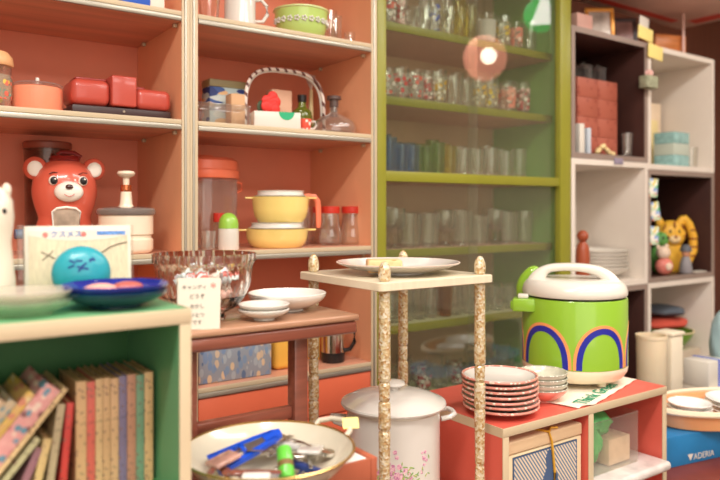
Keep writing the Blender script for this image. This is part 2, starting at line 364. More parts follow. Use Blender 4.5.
# ------------------------------------------------------------------ etagere with crystal posts
et = thing('etagere', 'small white two-tier stand with gold flecked clear posts', 'stand')
EZ = .964
white_board = mat('cream_white_board', (226, 212, 184), .3, var=.05, scale=20, stretch=(6, 1, 1), coat=.3)
def rrect(x0, x1, y0, y1, r, n=6):
    o = []
    for cx, cy, a in ((x1-r, y1-r, 0), (x0+r, y1-r, 90), (x0+r, y0+r, 180), (x1-r, y0+r, 270)):
        for i in range(n+1):
            q = math.radians(a+90*i/n); o.append((cx+r*math.cos(q), cy+r*math.sin(q)))
    return o
def slab(x0, x1, y0, y1, r, z0, z1):
    p = rrect(x0, x1, y0, y1, r); n = len(p); m = MB(); e = .0015
    rings = [(z0, e), (z0+e, 0), (z1-e, 0), (z1, e)]; vs = []; cx, cy = (x0+x1)/2, (y0+y1)/2
    for z, k in rings: vs += [(cx+(x-cx)*(1-k*8), cy+(y-cy)*(1-k*8), z) for x, y in p]
    fs = [tuple(reversed(range(n))), tuple(3*n+i for i in range(n))]
    for q in range(3): fs += [(q*n+i, q*n+(i+1) % n, (q+1)*n+(i+1) % n, (q+1)*n+i) for i in range(n)]
    return m.add(vs, fs)
slab(.772, 1.072, 1.024, 1.326, .010, EZ-.017, EZ).build('top_board', white_board, et, ang=50)
slab(.772, 1.072, 1.024, 1.326, .010, .459, .474).build('lower_board', white_board, et, ang=50)
def gold_fleck():
    m = bpy.data.materials.new('gold_fleck_acrylic'); m.use_nodes = True; nt = m.node_tree; N = nt.nodes; L = nt.links; b = N['Principled BSDF']
    tc = N.new('ShaderNodeTexCoord'); v = N.new('ShaderNodeTexVoronoi'); v.inputs['Scale'].default_value = 210; L.new(tc.outputs['Object'], v.inputs['Vector'])
    sp = N.new('ShaderNodeSeparateColor'); L.new(v.outputs['Color'], sp.inputs[0])
    r = N.new('ShaderNodeValToRGB'); e = r.color_ramp.elements; e[0].color = (*lin((196, 150, 92)), 1); e[1].color = (*lin((255, 248, 226)), 1); e.new(.5).color = (*lin((238, 216, 168)), 1)
    L.new(sp.outputs[0], r.inputs[0]); L.new(r.outputs[0], b.inputs['Base Color'])
    b.inputs['Roughness'].default_value = .16; b.inputs['Transmission Weight'].default_value = .35; b.inputs['IOR'].default_value = 1.4; b.inputs['Metallic'].default_value = .1
    b.inputs['Coat Weight'].default_value = .8; b.inputs['Coat Roughness'].default_value = .05
    bp = N.new('ShaderNodeBump'); bp.inputs['Strength'].default_value = .9; bp.inputs['Distance'].default_value = .0015; L.new(v.outputs['Distance'], bp.inputs['Height']); L.new(bp.outputs[0], b.inputs['Normal'])
    return m
gf = gold_fleck()
R = .0118
def seg_prof(z0, z1, ra, rb):
    h = z1-z0
    return [(ra*.80, z0), (ra*.98, z0+.003), (ra, z0+.008), ((ra+rb)/2*.99, z0+h*.5), (rb, z1-.008), (rb*.98, z1-.003), (rb*.80, z1)]
for x, y in ((.797, 1.045), (1.0505, 1.045), (.797, 1.303), (1.0505, 1.303)):
    pr = [(.0001, .474)]+seg_prof(.4742, .56, R*1.0, R*.85)+seg_prof(.561, .68, R*.85, R*1.0)+seg_prof(.681, .735, R*1.02, R*1.02)+seg_prof(.736, .772, R*.9, R*.95)+seg_prof(.773, EZ-.0175, R*1.03, R*.96)+[(.0001, EZ-.0172)]
    MB().lathe(pr, (x, y, 0), 16).build('post', gf, et, ang=60)
    MB().lathe([(.0001, EZ), (R*.72, EZ+.0002), (R*.98, EZ+.004), (R*1.06, EZ+.014), (R*.98, EZ+.024), (R*.75, EZ+.032), (R*.35, EZ+.0375), (.0001, EZ+.039)], (x, y, 0), 16).build('finial', gf, et, ang=60)
    MB().lathe([(.0001, 0.0), (R, .0), (R*1.1, .01), (R*.9, .2), (R, .44), (R, .4585)], (x, y, 0), 16).build('foot', gf, et, ang=60)

# ------------------------------------------------------------------ red low cabinet
RZ = .634; RX0, RX1, RY0, RY1 = 1.095, 1.717, 1.02, 1.350
rc = thing('low_cabinet', 'red low cabinet with cream edges below the green rice cooker', 'cabinet')
def edged(name, x0, x1, y0, y1, z0, z1, m):
    p = MB().box(x0, x1, y0+.003, y1, z0, z1).build(name, m, rc)
    MB().box(x0, x1, y0, y0+.003, z0, z1, .001).build('edge_strip', cream_edge, p); return p
edged('top_panel', RX0, RX1, RY0, RY1, RZ-.019, RZ, red_lam)
for x in (RX0, 1.387, RX1-.019): edged('side_panel' if x != 1.387 else 'divider', x, x+.018, RY0, RY1, .02, RZ-.0195, red_lam)
MB().box(RX0+.018, RX1-.019, RY1-.01, RY1, .02, RZ-.0195).build('back_panel', red_lam, rc)
edged('shelf', 1.405, RX1-.0195, RY0+.004, RY1-.01, .407, .425, red_lam)
edged('shelf', RX0+.018, 1.387, RY0+.004, RY1-.01, .30, .318, red_lam)
edged('bottom_panel', RX0, RX1, RY0, RY1, 0, .0195, red_lam)
MB().box(RX0-.0006, RX0+.001, RY0+.001, RY1, RZ-.0195, RZ+.0006).build('edge_strip', cream_edge, rc)

# ------------------------------------------------------------------ rice cooker
def rice_cooker():
    g = mat('bright_green_enamel', (142, 188, 52), .3, var=.02, coat=.5)
    X, Y = 1.566, 1.200
    t = thing('rice_cooker', 'green rice cooker with white lid and handle and blue arches', 'rice cooker', (X, Y, RZ+.0065), math.radians(-52.5)); t.scale = (.985, .985, .955)
    k = .14
    MB().lathe([(.0001, .052), (k*.85, .052), (k, .0515), (k, .053), (k, .233), (k*.99, .236), (k*.9, .237), (.0001, .237)], seg=72).build('body', g, t)
    MB().lathe([(.0001, .014), (k*.86, .014), (k*.92, .020), (k*.985, .034), (k*1.0, .044), (k*1.0, .0508), (.0001, .0509)], seg=64).build('base', mat('cream_plastic', (240, 224, 196), .35), t)
    for a in (45, 135, 225, 315):
        MB().lathe([(.0001, 0), (.011, 0), (.013, .0138), (.0001, .0139)], (.098*math.cos(math.radians(a)), .098*math.sin(math.radians(a)), 0), 14).build('foot', mat('cream_plastic', (240, 224, 196), .35), t)
    MB().lathe([(.0001, .2375), (k*.955, .2375), (k*.955, .2415), (.0001, .2415)], seg=64).build('seal', black_pl, t)
    lid = MB().lathe([(.0001, .242), (k*.985, .242), (k*1.0, .246), (k*.998, .256), (k*.975, .268), (k*.92, .279), (k*.82, .2855), (k*.6, .2875), (k*.3, .286), (.0001, .285)], seg=64).build('lid', pl_white, t)
    # broad bail-shaped handle
    hp = [(-.1255, .250), (-.128, .268), (-.119, .291), (-.098, .311), (-.066, .3245), (-.020, .3285), (.030, .3275), (.068, .321), (.097, .306), (.118, .285), (.129, .262), (.128, .250)]
    def smooth(pts, n=6):
        o = []; m = len(pts)
        for i in range(m-1):
            p0, p1, p2, p3 = pts[max(0, i-1)], pts[i], pts[i+1], pts[min(m-1, i+2)]
            for j in range(n):
                q = j/n; o.append(tuple(.5*((2*b)+(-a+c)*q+(2*a-5*b+4*c-d)*q*q+(-a+3*b-3*c+d)*q**3) for a, b, c, d in zip(p0, p1, p2, p3)))
        return o+[pts[-1]]
    outer = smooth(hp)
    inner = smooth([(-.100, .248), (-.098, .272), (-.078, .284), (-.073, .291), (-.069, .299), (-.055, .305), (-.02, .3085), (.02, .3065), (.05, .299), (.062, .293), (.072, .284), (.085, .262), (.09, .248)])
    n = len(outer); m_ = len(inner)
    q = [inner[round(i*(m_-1)/(n-1))] for i in range(n)]
    # cross-section: rounded band, wider low down
    vs = []; fs = []
    for i in range(n):
        f = abs(i/(n-1)-.5)*2; hw = .026+.012*f*f
        (ox, oz), (ix, iz) = outer[i], q[i]
        for y, s_ in ((-hw*.8, 1), (-hw, .7), (-hw, .25), (-hw*.8, 0), (hw*.8, 0), (hw, .25), (hw, .7), (hw*.8, 1)): vs.append((ix+(ox-ix)*s_, y, iz+(oz-iz)*s_))
    for i in range(n-1):
        for j in range(8): fs.append((i*8+j, i*8+(j+1) % 8, (i+1)*8+(j+1) % 8, (i+1)*8+j))
    MB().add(vs, fs).build('handle', pl_white, lid, ang=60)
    # green hinge hood on the far left of the lid and green latch box
    gh = smooth([(-.134, .225), (-.141, .246), (-.138, .270), (-.122, .294), (-.098, .312)])
    MB().tube([(x+.004,   .030, z-.006) for x, z in gh], [.022]*(len(gh)-4)+[.020, .018, .015, .010], 14, flat=.6, up=(0, 1, 0)).build('hinge_hood', g, t)
    MB().box(-.160, -.100, -.098, -.040, .198, .234, .005).box(-.166, -.135, -.090, -.050, .202, .226, .004).build('latch_box', g, t)
    MB().box(-.146, -.118, -.090, -.062, .2345, .246, .003).build('latch', pl_white, t)
    # arches of blue with an orange outline
    def arch(c, w1, h1, w2, h2, mm, name, r):
        vs = []; fs = []; n = 36; z0 = .0535
        for i in range(n+1):
            p = PI*i/n
            for w_, h_ in ((w1, h1), (w2, h2)):
                x = w_*math.cos(p); z = z0+(h_-z0)*math.sin(p)**.8; a = c+x/k
                for rr in (r, k-.0004): vs.append((rr*math.sin(a), -rr*math.cos(a), z))
        for i in range(n):
            o = i*4; fs += [(o, o+4, o+6, o+2), (o+2, o+6, o+7, o+3), (o+1, o+3, o+7, o+5), (o, o+1, o+5, o+4)]
        MB().add(vs, fs).build(name, mm, t, ang=60)
    bl = mat('deep_blue_print', (34, 42, 156), .3, coat=.4); og = mat('salmon_print', (240, 158, 96), .3, coat=.4)
    for c in (-101, -35, 31, 97, 163):
        c = math.radians(c)
        arch(c, .056, .150, .071, .166, bl, 'blue_arch', k+.0006); arch(c, .071, .166, .0790, .174, og, 'orange_arch', k+.0008)
rice_cooker()

# cloth under the cooker
def cloth():
    t = thing('tea_towel', 'white tea towel with green lettering under the rice cooker', 'cloth', (1.50, 1.17, RZ))
    vs = []; fs = []; nx, ny = 34, 18
    a = math.radians(16)
    for j in range(ny+1):
        for i in range(nx+1):
            x = (i/nx-.5)*.37; y = (j/ny-.5)*.24; z = .0022+.0022*abs(math.sin(i*.55+j*.3))*(1 if j < 4 or i > 28 or i < 3 else .3)
            X = x*math.cos(a)-y*math.sin(a); Y = x*math.sin(a)+y*math.cos(a)
            X = min(X, .215); Y = max(Y, -.146+.004*math.sin(i))
            vs.append((X, Y, z))
    vs += [(x, y, z-.0014) for x, y, z in vs]; n = (nx+1)*(ny+1)
    for j in range(ny):
        for i in range(nx):
            o = j*(nx+1)+i; fs += [(o, o+1, o+nx+2, o+nx+1), (n+o+nx+1, n+o+nx+2, n+o+1, n+o)]
    rim = [i for i in range(nx+1)]+[j*(nx+1)+nx for j in range(1, ny+1)]+[ny*(nx+1)+i for i in range(nx-1, -1, -1)]+[j*(nx+1) for j in range(ny-1, 0, -1)]
    for p, q in zip(rim, rim[1:]+rim[:1]): fs.append((p, n+p, n+q, q))
    MB().add(vs, fs).build('fabric', mat('white_cotton', (240, 230, 210), .9, var=.05), t, ang=70)
    M = Matrix.Translation((-.01, -.098, .0056)) @ Matrix.Rotation(math.radians(16), 4, 'Z')
    text('lettering', 'Think Green', .046, M, mat('green_print', (30, 150, 110), .8), t)
cloth()

# ------------------------------------------------------------------ plates and bowls on the red cabinet
pink_glaze = mat('pink_red_glaze', (228, 146, 130), .25, var=.15, scale=40, coat=.4)
pink_rim = pattern('pink_white_scallop', (224, 150, 134), [(238, 222, 204), (230, 196, 182)], 110, .36, .25, coat=.4)
def dinner_plate(z, i):
    t = thing('plate', '', 'plate', (1.182, 1.111, z), random.random()*6)
    r = .085
    wob = lambda a, k: 1+.012*abs(math.sin(a*14)) if k >= 2 else 1
    MB().lathe([(.0001, .0018), (.034, .0018), (.034, 0), (.037, 0), (.040, .003), (.066, .0085), (.081, .0155), (.0828, .0162)], seg=84, wob=lambda a, k: 1+.012*abs(math.sin(a*14)) if k >= 6 else 1).build('underside', pink_glaze, t)
    MB().lathe([(.0830, .0160), (.0856, .0160), (.0866, .0182), (.0858, .0208), (.0835, .0212), (.0805, .0192)], seg=84, wob=lambda a, k: 1+.012*abs(math.sin(a*14))).build('rim', pink_rim, t)
    MB().lathe([(.0804, .0187), (.066, .0105), (.05, .0062), (.0001, .005)], seg=84).build('well', white_cer, t)
    return t
names = ['bottom', 'second from bottom', 'third from bottom', 'fourth from bottom', 'fifth from bottom', 'second from top', 'top']
p0 = dinner_plate(RZ+.0001, 0)
z = RZ
for i in range(7):
    p = p0 if i == 0 else copy_tree(p0)
    p.location.z = RZ+.0005+i*.0114; p.location.x = 1.182+[.003, .004, -.002, 0, .001, -.001, -.002][i]; p.rotation_euler.z = i*.37
    p['label'] = 'pink-rimmed white plate, %s of the stack on the red cabinet' % names[i]; p['group'] = 'stacked pink-rimmed plates'
grey_glaze = mat('grey_green_glaze', (206, 204, 184), .25, var=.12, scale=60, coat=.4)
for i in range(4):
    t = thing('bowl', ['pink-bottomed small bowl, lowest of the stack beside the plates', 'pale grey small bowl, second from bottom beside the pink plates', 'pale grey small bowl, third from bottom beside the pink plates', 'grey-green patterned small bowl, top of the stack beside pink plates'][i], 'bowl', (1.345, 1.122, RZ+.0005+i*.0125), 0, 'small stacked bowls')
    MB().lathe(bowl(.058, .032, .5, .003), seg=48).build('bowl_body', pink_glaze if i == 0 else grey_glaze, t)
    MB().lathe([(.0583, .0315), (.0588, .0330), (.0575, .0340), (.0560, .0328), (.0565, .0315)], seg=48).build('rim', pattern('grey_white_rim', (180, 178, 160), [(240, 236, 220)], 160, .4, .3), t)

# ------------------------------------------------------------------ inside the red cabinet
def gift_box():
    t = thing('gift_box', 'cream gift box with blue hatched panel and gold tie in red cabinet', 'box', (0, 0, 0))
    x0, x1, y0, y1, z0, z1 = 1.122, 1.380, 1.035, 1.30, .3185, .594
    MB().box(x0, x1, y0+.002, y1-.002, z0, z1-.03, .002).build('box_body', mat('cream_card', (238, 216, 178), .6), t)
    MB().box(x0-.002, x1+.002, y0, y1, z1-.029, z1, .005, seg=3).build('lid', mat('cream_card_lid', (232, 200, 160), .6), t)
    hat = stripes('blue_hatch', (226, 206, 178), (104, 124, 150), 42, (0, math.radians(38), 0), .5)
    nb = mat('slate_blue_print', (74, 96, 132), .6)
    p = MB().box(x0+.022, x1-.022, y0-.0008, y0+.0015, .335, z1-.035).build('printed_panel', hat, t)
    f = MB()
    for a, b, c, d in ((x0+.022, x1-.022, z1-.038, z1-.035), (x0+.022, x1-.022, .332, .335), (x0+.020, x0+.0225, .332, z1-.035), (x1-.0225, x1-.020, .332, z1-.035)): f.box(a, b, y0-.0012, y0+.0016, c, d)
    f.build('panel_border', nb, t)
    cx = 1.262
    fig = MB().prism([(cx-.022, .40), (cx-.030, .45), (cx-.024, .49), (cx-.010, .515), (cx-.014, .535), (cx-.006, .553), (cx+.010, .553), (cx+.016, .536), (cx+.011, .516), (cx+.028, .49), (cx+.030, .45), (cx+.050, .43), (cx+.045, .40)], y0-.0016, y0).build('printed_figure', nb, t)
    tie = mat('gold_tie', (232, 176, 62), .35, .2)
    MB().tube([(cx+.012, y0-.004, .40), (cx+.014, y0-.004, .50), (cx+.004, y0-.004, .572), (cx-.004, y0-.003, z1+.002), (cx-.02, y0+.03, z1+.003), (cx-.02, y1-.01, z1+.003)], .003, 8).tube([(cx-.004, y0-.003, z1+.002), (cx+.018, y0+.012, z1+.0035), (cx+.034, y0+.004, z1+.003)], .0028, 8).build('tie_cord', tie, t)
gift_box()
def bin_():
    t = thing('storage_bin', 'clear plastic storage bin holding a green bag in red cabinet', 'bin', (1.520, 1.115, .4508), 0)
    m = MB(); w, d, h = .097, .075, .128
    m.box(-w, w, -d, d, 0, .003).box(-w, w, -d, -d+.002, .003, h).box(-w, w, d-.002, d, .003, h).box(-w, -w+.002, -d+.002, d-.002, .003, h).box(w-.002, w, -d+.002, d-.002, .003, h)
    m.build('bin_walls', plastic_clear, t)
    MB().box(-w-.001, w+.001, -d-.001, -d+.0025, h, h+.003, .001).box(-w-.001, w+.001, d-.0025, d+.001, h, h+.003, .001).box(-w-.001, -w+.0025, -d, d, h, h+.003, .001).box(w-.0025, w+.001, -d, d, h, h+.003, .001).build('rim', plastic_clear, t)
    g = mat('green_film', (96, 196, 110), .4, sss=.2, var=.25, scale=30)
    b = MB().ell((-.052, -.01, .058), (.038, .055, .056), 22, 12, fn=lambda a, i: 1+.12*math.sin(a*5+i)).ell((-.015, -.015, .100), (.060, .040, .034), 20, 10, fn=lambda a, i: 1+.14*math.sin(a*4+i*2)).build('b', g)
    b.name = 'plastic_bag'; b.location = (1.520, 1.115, .4545); tag(b, 'crumpled green plastic bag inside the clear storage bin', 'bag')
    c = MB().box(-.005, .085, -.06, .0, .0, .066, .003).build('card_packet', mat('pale_peach_card', (232, 200, 170), .7, var=.2, scale=18)); c.location = (1.520, 1.115, .4540)
    tag(c, 'pale peach card packet inside the clear storage bin', 'packet')
bin_()
wp = MB().box(1.408, 1.692, .990, 1.23, .4255, .4500, .010, seg=4).build('wrapped_tray', mat('white_film', (214, 206, 200), .2, coat=.8, var=.18, scale=22, bump=.5))
tag(wp, 'white tray wrapped in clear film under the storage bin', 'tray')

# ------------------------------------------------------------------ enamel stock pot
def pot():
    t = thing('stock_pot', 'white enamel stock pot with lid and pink flowers on the stand', 'pot', (.918, 1.172, .4745), math.radians(-23))
    r = .100
    MB().lathe([(.0001, 0), (r*.95, 0), (r*.99, .005), (r, .012), (r, .200), (r*1.04, .205), (r*1.04, .208), (r*.985, .208), (r*.975, .012), (.0001, .006)], seg=64).build('pot_body', enamel_w, t)
    lid = MB().lathe([(r*1.02, .2085), (r*1.12, .2085), (r*1.135, .212), (r*1.12, .2155), (r*1.02, .219), (r*.9, .226), (r*.6, .2345), (r*.3, .2385), (.0001, .239)], seg=64).build('lid', enamel_w, t)
    MB().lathe([(.0001, .2385), (.012, .2385), (.011, .243), (.020, .247), (.026, .251), (.024, .256), (.012, .2595), (.0001, .260)], seg=28).build('lid_knob', enamel_w, lid)
    for s in (-1, 1):
        pts = [(s*(r-.002), .030, .178), (s*(r+.018), .030, .181), (s*(r+.031), .020, .184), (s*(r+.034), 0, .185), (s*(r+.031), -.020, .184), (s*(r+.018), -.030, .181), (s*(r-.002), -.030, .178)]
        MB().tube(pts, .0055, 10, flat=1.0).build('handle', enamel_w, t)
    # painted flowers on the wall that faces the room
    rnd = random.Random(3); pk = MB(); gr = MB(); base = math.radians(-94)
    def on(aa, z, rad, mb, el=1.0, rot=0):
        n = 7; vs = []
        for rr in (r-.0004, r+.0006):
            for i in range(n):
                q = 2*PI*i/n; dx = rad*math.cos(q)*el; dz = rad*math.sin(q)/el
                dx, dz = dx*math.cos(rot)-dz*math.sin(rot), dx*math.sin(rot)+dz*math.cos(rot)
                a = aa+dx/r; vs.append((rr*math.cos(a), rr*math.sin(a), z+dz))
        mb.add(vs, [tuple(range(n, 2*n))]+[(i, (i+1) % n, n+(i+1) % n, n+i) for i in range(n)])
    for i in range(46):
        cx, cz = rnd.gauss(-.022, .018), rnd.gauss(.092, .014); on(base+cx/r, cz, rnd.uniform(.003, .0065), pk)
    for i in range(12): on(base+(.048+rnd.gauss(0, .005))/r, .112+rnd.gauss(0, .012), rnd.uniform(.002, .004), pk)
    for i in range(60):
        cx, cz = rnd.gauss(0, .032), rnd.gauss(.082, .016); on(base+cx/r, cz, rnd.uniform(.002, .0034), gr, 1.9, rnd.uniform(0, PI))
    pk.build('flower_print', pattern('pink_petals', (214, 150, 176), [(226, 176, 190), (190, 120, 160), (236, 200, 205)], 300, .6, .3), t)
    gr.build('leaf_print', pattern('leaf_greens', (150, 176, 96), [(130, 170, 90), (190, 190, 100), (110, 150, 100)], 300, .6, .3), t)
pot()

# plate on the stand and the thing on it
t = thing('plate', 'wide shallow white plate on top of the gold flecked stand', 'plate', (.925, 1.165, EZ+.0003))
MB().lathe(plate(.132, .022, .005, .42), seg=72).build('plate_body', mat('plain_white_ceramic', (222, 217, 210), .14, var=.01, coat=.6), t)
MB().lathe([(.1325, .0232), (.1332, .0243), (.1318, .0252), (.1305, .0246)], seg=72).build('rim', mat('warm_rim', (226, 204, 188), .3), t)
sc = MB().box(-.036, .036, -.024, .024, 0, .027, .005, seg=3).build('sponge_cake', pattern('tan_crust', (224, 188, 138), [(214, 150, 96), (232, 180, 130)], 60, .35, .8), None, (.868, 1.140, EZ+.0068), math.radians(-30))
tag(sc, 'tan cake-like block lying on the wide white plate', 'cake')

# ------------------------------------------------------------------ things on the brown table
t = thing('bowl', 'plain white bowl on the red-brown table', 'bowl', (.657, 1.172, TZ+.0003))
MB().lathe(bowl(.0755, .034, .42, .0035, .45), seg=64).build('bowl_body', white_cer, t)
bp = mat('blue_print', (70, 92, 170), .3)
m = MB()
for a, rr in ((.3, .03), (1.4, .034), (2.6, .028)): m.ell((rr*math.cos(a), rr*math.sin(a)+.02, .0165), (.003, .002, .0012), 10, 6)
m.build('blue_sprig', bp, t)
for i in range(2):
    t = thing('saucer', ['plain white saucer under the one with a blue sprig', 'small white saucer with a blue sprig, upper of two'][i], 'saucer', (.567, 1.095, TZ+.0003+i*.009), 0, 'two small stacked saucers')
    MB().lathe(bowl(.0452, .019, .42, .003, .5), seg=48).build('saucer_body', white_cer, t)
    if i:
        m = MB(); m.ell((.004, .004, .0085), (.008, .003, .001), 10, 6).ell((.012, .007, .0085), (.005, .003, .001), 10, 6).build('blue_sprig', bp, t)
def cut_bowl():
    X, Y = .484, 1.163
    t = thing('cut_glass_bowl', 'large cut glass bowl full of wrapped sweets on brown table', 'bowl', (X, Y, TZ+.0003))
    r, h = .0895, .117
    out = [(.0001, 0), (.036, 0), (.038, .004), (.034, .010), (.058, .022), (.073, .042), (.081, .066), (.084, .090), (.086, .098), (r, .103), (r, h)]
    inn = [(r-.004, h), (.081, .090), (.077, .066), (.069, .044), (.053, .026), (.0001, .018)]
    wob = lambda a, i: 1+(.030*(abs(math.sin(a*13+i*.9))-.5) if 4 <= i <= 8 else (.016*math.sin(a*26) if i in (9, 10, 11) else 0))
    MB().lathe(out+inn, seg=156, wob=wob).build('glass_body', crystal, t, ang=20)
    rnd = random.Random(5); cols = [(236, 190, 176), (240, 226, 214), (214, 120, 110), (232, 214, 222), (216, 226, 226)]
    spots = []
    for k in range(500):
        if len(spots) >= 26: break
        z = rnd.uniform(.034, .085); R_ = .045+.026*(z-.03)/.055-.014; a = rnd.uniform(0, 2*PI); q = R_*math.sqrt(rnd.random())
        p = Vector((q*math.cos(a), q*math.sin(a), z))
        if all((p-s).length > .0185 for s in spots): spots.append(p)
    base = {}
    for k, p in enumerate(spots):
        ci = k % 5
        if ci not in base:
            o = MB().ell((0, 0, 0), (.010, .0078, .0072), 14, 8).prism([(-.008, -.001), (-.0165, -.006), (-.0165, .006), (-.008, .001)], -.004, .004).prism([(.008, .001), (.0165, .006), (.0165, -.006), (.008, -.001)], -.004, .004).build('sweet', mat('sweet_wrapper_%d' % ci, cols[ci], .25, coat=.4, var=.12, scale=60)); base[ci] = o
        else:
            o = base[ci].copy(); C.objects.link(o)
        tag(o, '%s wrapped sweet inside the cut glass bowl' % ['salmon', 'cream', 'red', 'pale pink', 'silvery'][ci], 'sweet', '%s sweets in the cut glass bowl' % ['salmon', 'cream', 'red', 'pale pink', 'silvery'][ci])
        o.location = (X+p.x, Y+p.y, TZ+p.z-.004); o.rotation_euler = (rnd.uniform(-1, 1), rnd.uniform(-1, 1), rnd.uniform(0, 6))
cut_bowl()
def tent_card():
    t = thing('price_card', 'handwritten white folded card standing before the cut glass bowl', 'card', (.4335, 1.066, TZ+.0002), math.radians(-20))
    w, h, d = .034, .083, .008
    M1 = Matrix.Rotation(math.radians(-7), 4, 'X')
    MB().box(-w, w, -.0004, .0004, 0, h, T=M1 @ Matrix.Rotation(math.radians(1.5), 4, 'Y')).build('front_leaf', paper, t)
    MB().box(-w, w, -.0004, .0004, 0, h, T=Matrix.Translation((0, .0215, 0)) @ Matrix.Rotation(math.radians(7.5), 4, 'X')).build('rear_leaf', paper, t)
    for i, (s, z, sz, mm) in enumerate((('キャンディ', .068, .0080, ink), ('どうぞ', .053, .0085, ink), ('おかし', .037, .0078, ink), ('ひとつ', .023, .0078, ink), ('です', .011, .0078, ink))):
        text('handwriting', s, sz, M1 @ Matrix.Translation((-.002 if i else -.006, -.0008, z)) @ FRONT, mm, t)
    text('flower_mark', '*', .022, M1 @ Matrix.Translation((.024, -.0008, .066)) @ FRONT, red_ink, t)
tent_card()

# ------------------------------------------------------------------ things on the green bookshelf
dish_blue = thin_glass('cobalt_glass', (70, 90, 190), .45, (48, 62, 170), 1.3)
dish_teal = thin_glass('teal_glass', (50, 110, 130), .5, (24, 76, 100), 1.2)
for i, (m_, lb) in enumerate(((dish_teal, 'dark teal glass dish, lower of two on the green bookshelf'), (dish_blue, 'cobalt blue scalloped glass dish, upper of two on green bookshelf'))):
    t = thing('glass_dish', lb, 'dish', (.272, .961, BZ+.0004+i*.0085), 0, 'blue glass dishes')
    MB().lathe(bowl(.0685, .023, .50, .0028, .48), seg=72, wob=(lambda a, k: 1+.015*math.sin(a*12)) if i else None).build('dish_body', m_, t)
for i, (m_, lb) in enumerate(((thin_glass('pale_green_glass', (222, 238, 222), .12, (200, 220, 200)), 'pale green glass plate, lower one at the bookshelf end'), (thin_glass('grey_glass', (240, 236, 228), .2, (240, 232, 220)), 'grey clear glass plate resting on the pale green one'))):
    t = thing('glass_plate', lb, 'plate', (.157, .956, BZ+.0004+i*.012), 0, 'glass plates on the bookshelf')
    MB().lathe(bowl(.057, .018, .6, .003, .5), seg=64).build('plate_body', m_, t)
e = MB().ell((0, 0, 0), (.0235, .015, .0100), 24, 12).build('egg_shape', mat('pale_coral', (236, 168, 150), .3, coat=.3)); e.location = (.247, .944, BZ+.0250)
tag(e, 'pale coral egg-shaped piece lying in the cobalt dish', 'ornament')
e = MB().ell((0, 0, 0), (.022, .015, .009), 24, 12, fn=lambda a, i: 1+.03*math.sin(3*a)).build('stone_piece', mat('brick_red', (176, 92, 84), .35, coat=.3)); e.location = (.292, .973, BZ+.0240)
tag(e, 'brick red rounded piece lying in the cobalt dish', 'ornament')
def ball():
    t = thing('round_tin', 'teal round ball-shaped case with blue print behind the cobalt dish', 'case', (.250, 1.056, BZ+.0004), math.radians(-13)); t.scale = (.90, .90, .92)
    MB().ell((0, 0, .0430), (.045, .026, .0430), 36, 20).build('shell', mat('teal_plastic', (38, 150, 164), .35, coat=.2, var=.04), t)
    m = MB(); rnd = random.Random(2)
    for i in range(9):
        x, z = rnd.uniform(-.016, .016), .056+rnd.uniform(-.010, .010)
        y = -.026*math.sqrt(max(0, 1-(x/.045)**2-((z-.0430)/.0430)**2))
        m.box(-.005, .005, -.0006, .0006, -.0016, .0016, T=Matrix.Translation((x, y, z)) @ Matrix.Rotation(rnd.uniform(-1, 1), 4, 'Y') @ Matrix.Rotation(math.asin(x/.045)*.7, 4, 'Z'))
    m.build('printed_mark', mat('navy_print', (30, 70, 130), .5), t)
ball()
def picture():
    X0, X1 = .2050, .3785
    t = thing('picture_book', 'picture book cover with blue title leaning behind the teal case', 'book', (.2568, 1.0905, BZ+.0002), 0); t.scale = (.88, .88, .88)
    W = (X1-X0)/2; H = .123; M = Matrix.Rotation(math.radians(-3), 4, 'X')
    MB().box(-W, W, 0, .008, 0, H, .001, T=M).build('cover', paper, t)
    MB().box(-W+.006, W-.006, -.0006, .0002, .004, H-.008, T=M).build('cover_image', mat('beige_weave_print', (214, 200, 170), .6, var=.12, scale=60, stretch=(5, 1, 1)), t)
    MB().prism([(-W+.006, H-.008), (-W+.006, H-.016), (-.045, H-.023), (0, H-.026), (.040, H-.0245), (W-.006, H-.018), (W-.006, H-.008)], -.0011, -.0005, T=M).build('title_band', paper, t)
    MB().box(.028, W-.010, -.0015, -.001, H-.0165, H-.0100, T=M).build('printed_strip', mat('blue_strip', (96, 140, 200), .6, var=.4, scale=200), t)
    text('title', 'クスメス', .0130, M @ Matrix.Translation((-.022, -.0016, H-.0145)) @ FRONT, blue_ink, t)
    for x in (-.055, .006):
        MB().ell((x, -.0014, H-.0145), (.0045, .0005, .0045), 14, 8, T=M).build('flower_print', red_ink, t)
    br = MB().tube([(-.06, -.0012, .066), (-.05, -.0012, .074), (-.043, -.0012, .082)], .0008, 6, T=M).tube([(-.062, -.0012, .080), (-.048, -.0012, .073), (-.040, -.0012, .068)], .0008, 6, T=M).tube([(.036, -.0012, .076), (.05, -.0012, .085), (.065, -.0012, .090), (W-.007, -.0012, .093)], .0010, 6, T=M)
    br.build('branch_print', mat('branch_brown', (96, 80, 66), .7), t)
    MB().box(-W-.009, -W-.001, -.0005, .0095, 0, H+.002, T=M).box(W+.0005, W+.004, -.0005, .0095, 0, H, T=M).build('clear_sleeve', plastic_clear, t)
picture()
def figurine():
    t = thing('figurine', 'white glazed animal figurine at the end of the bookshelf', 'figurine', (.139, 1.060, BZ+.0002), math.radians(-8)); t.scale = (.88, .88, .88)
    g = mat('warm_white_glaze', (222, 208, 188), .2, coat=.5)
    MB().lathe([(.0001, 0), (.026, 0), (.029, .01), (.028, .04), (.024, .075), (.0215, .10), (.024, .12), (.0265, .140), (.024, .165), (.015, .182), (.0001, .188)], seg=32).build('body', g, t)
    MB().ell((-.015, 0, .180), (.007, .004, .012), 12, 8).ell((.015, 0, .180), (.007, .004, .012), 12, 8).build('ears', g, t)
    MB().ell((.012, -.023, .148), (.0035, .002, .0045), 12, 8).ell((-.008, -.024, .148), (.0035, .002, .0045), 12, 8).build('eyes', black_pl, t)
figurine()

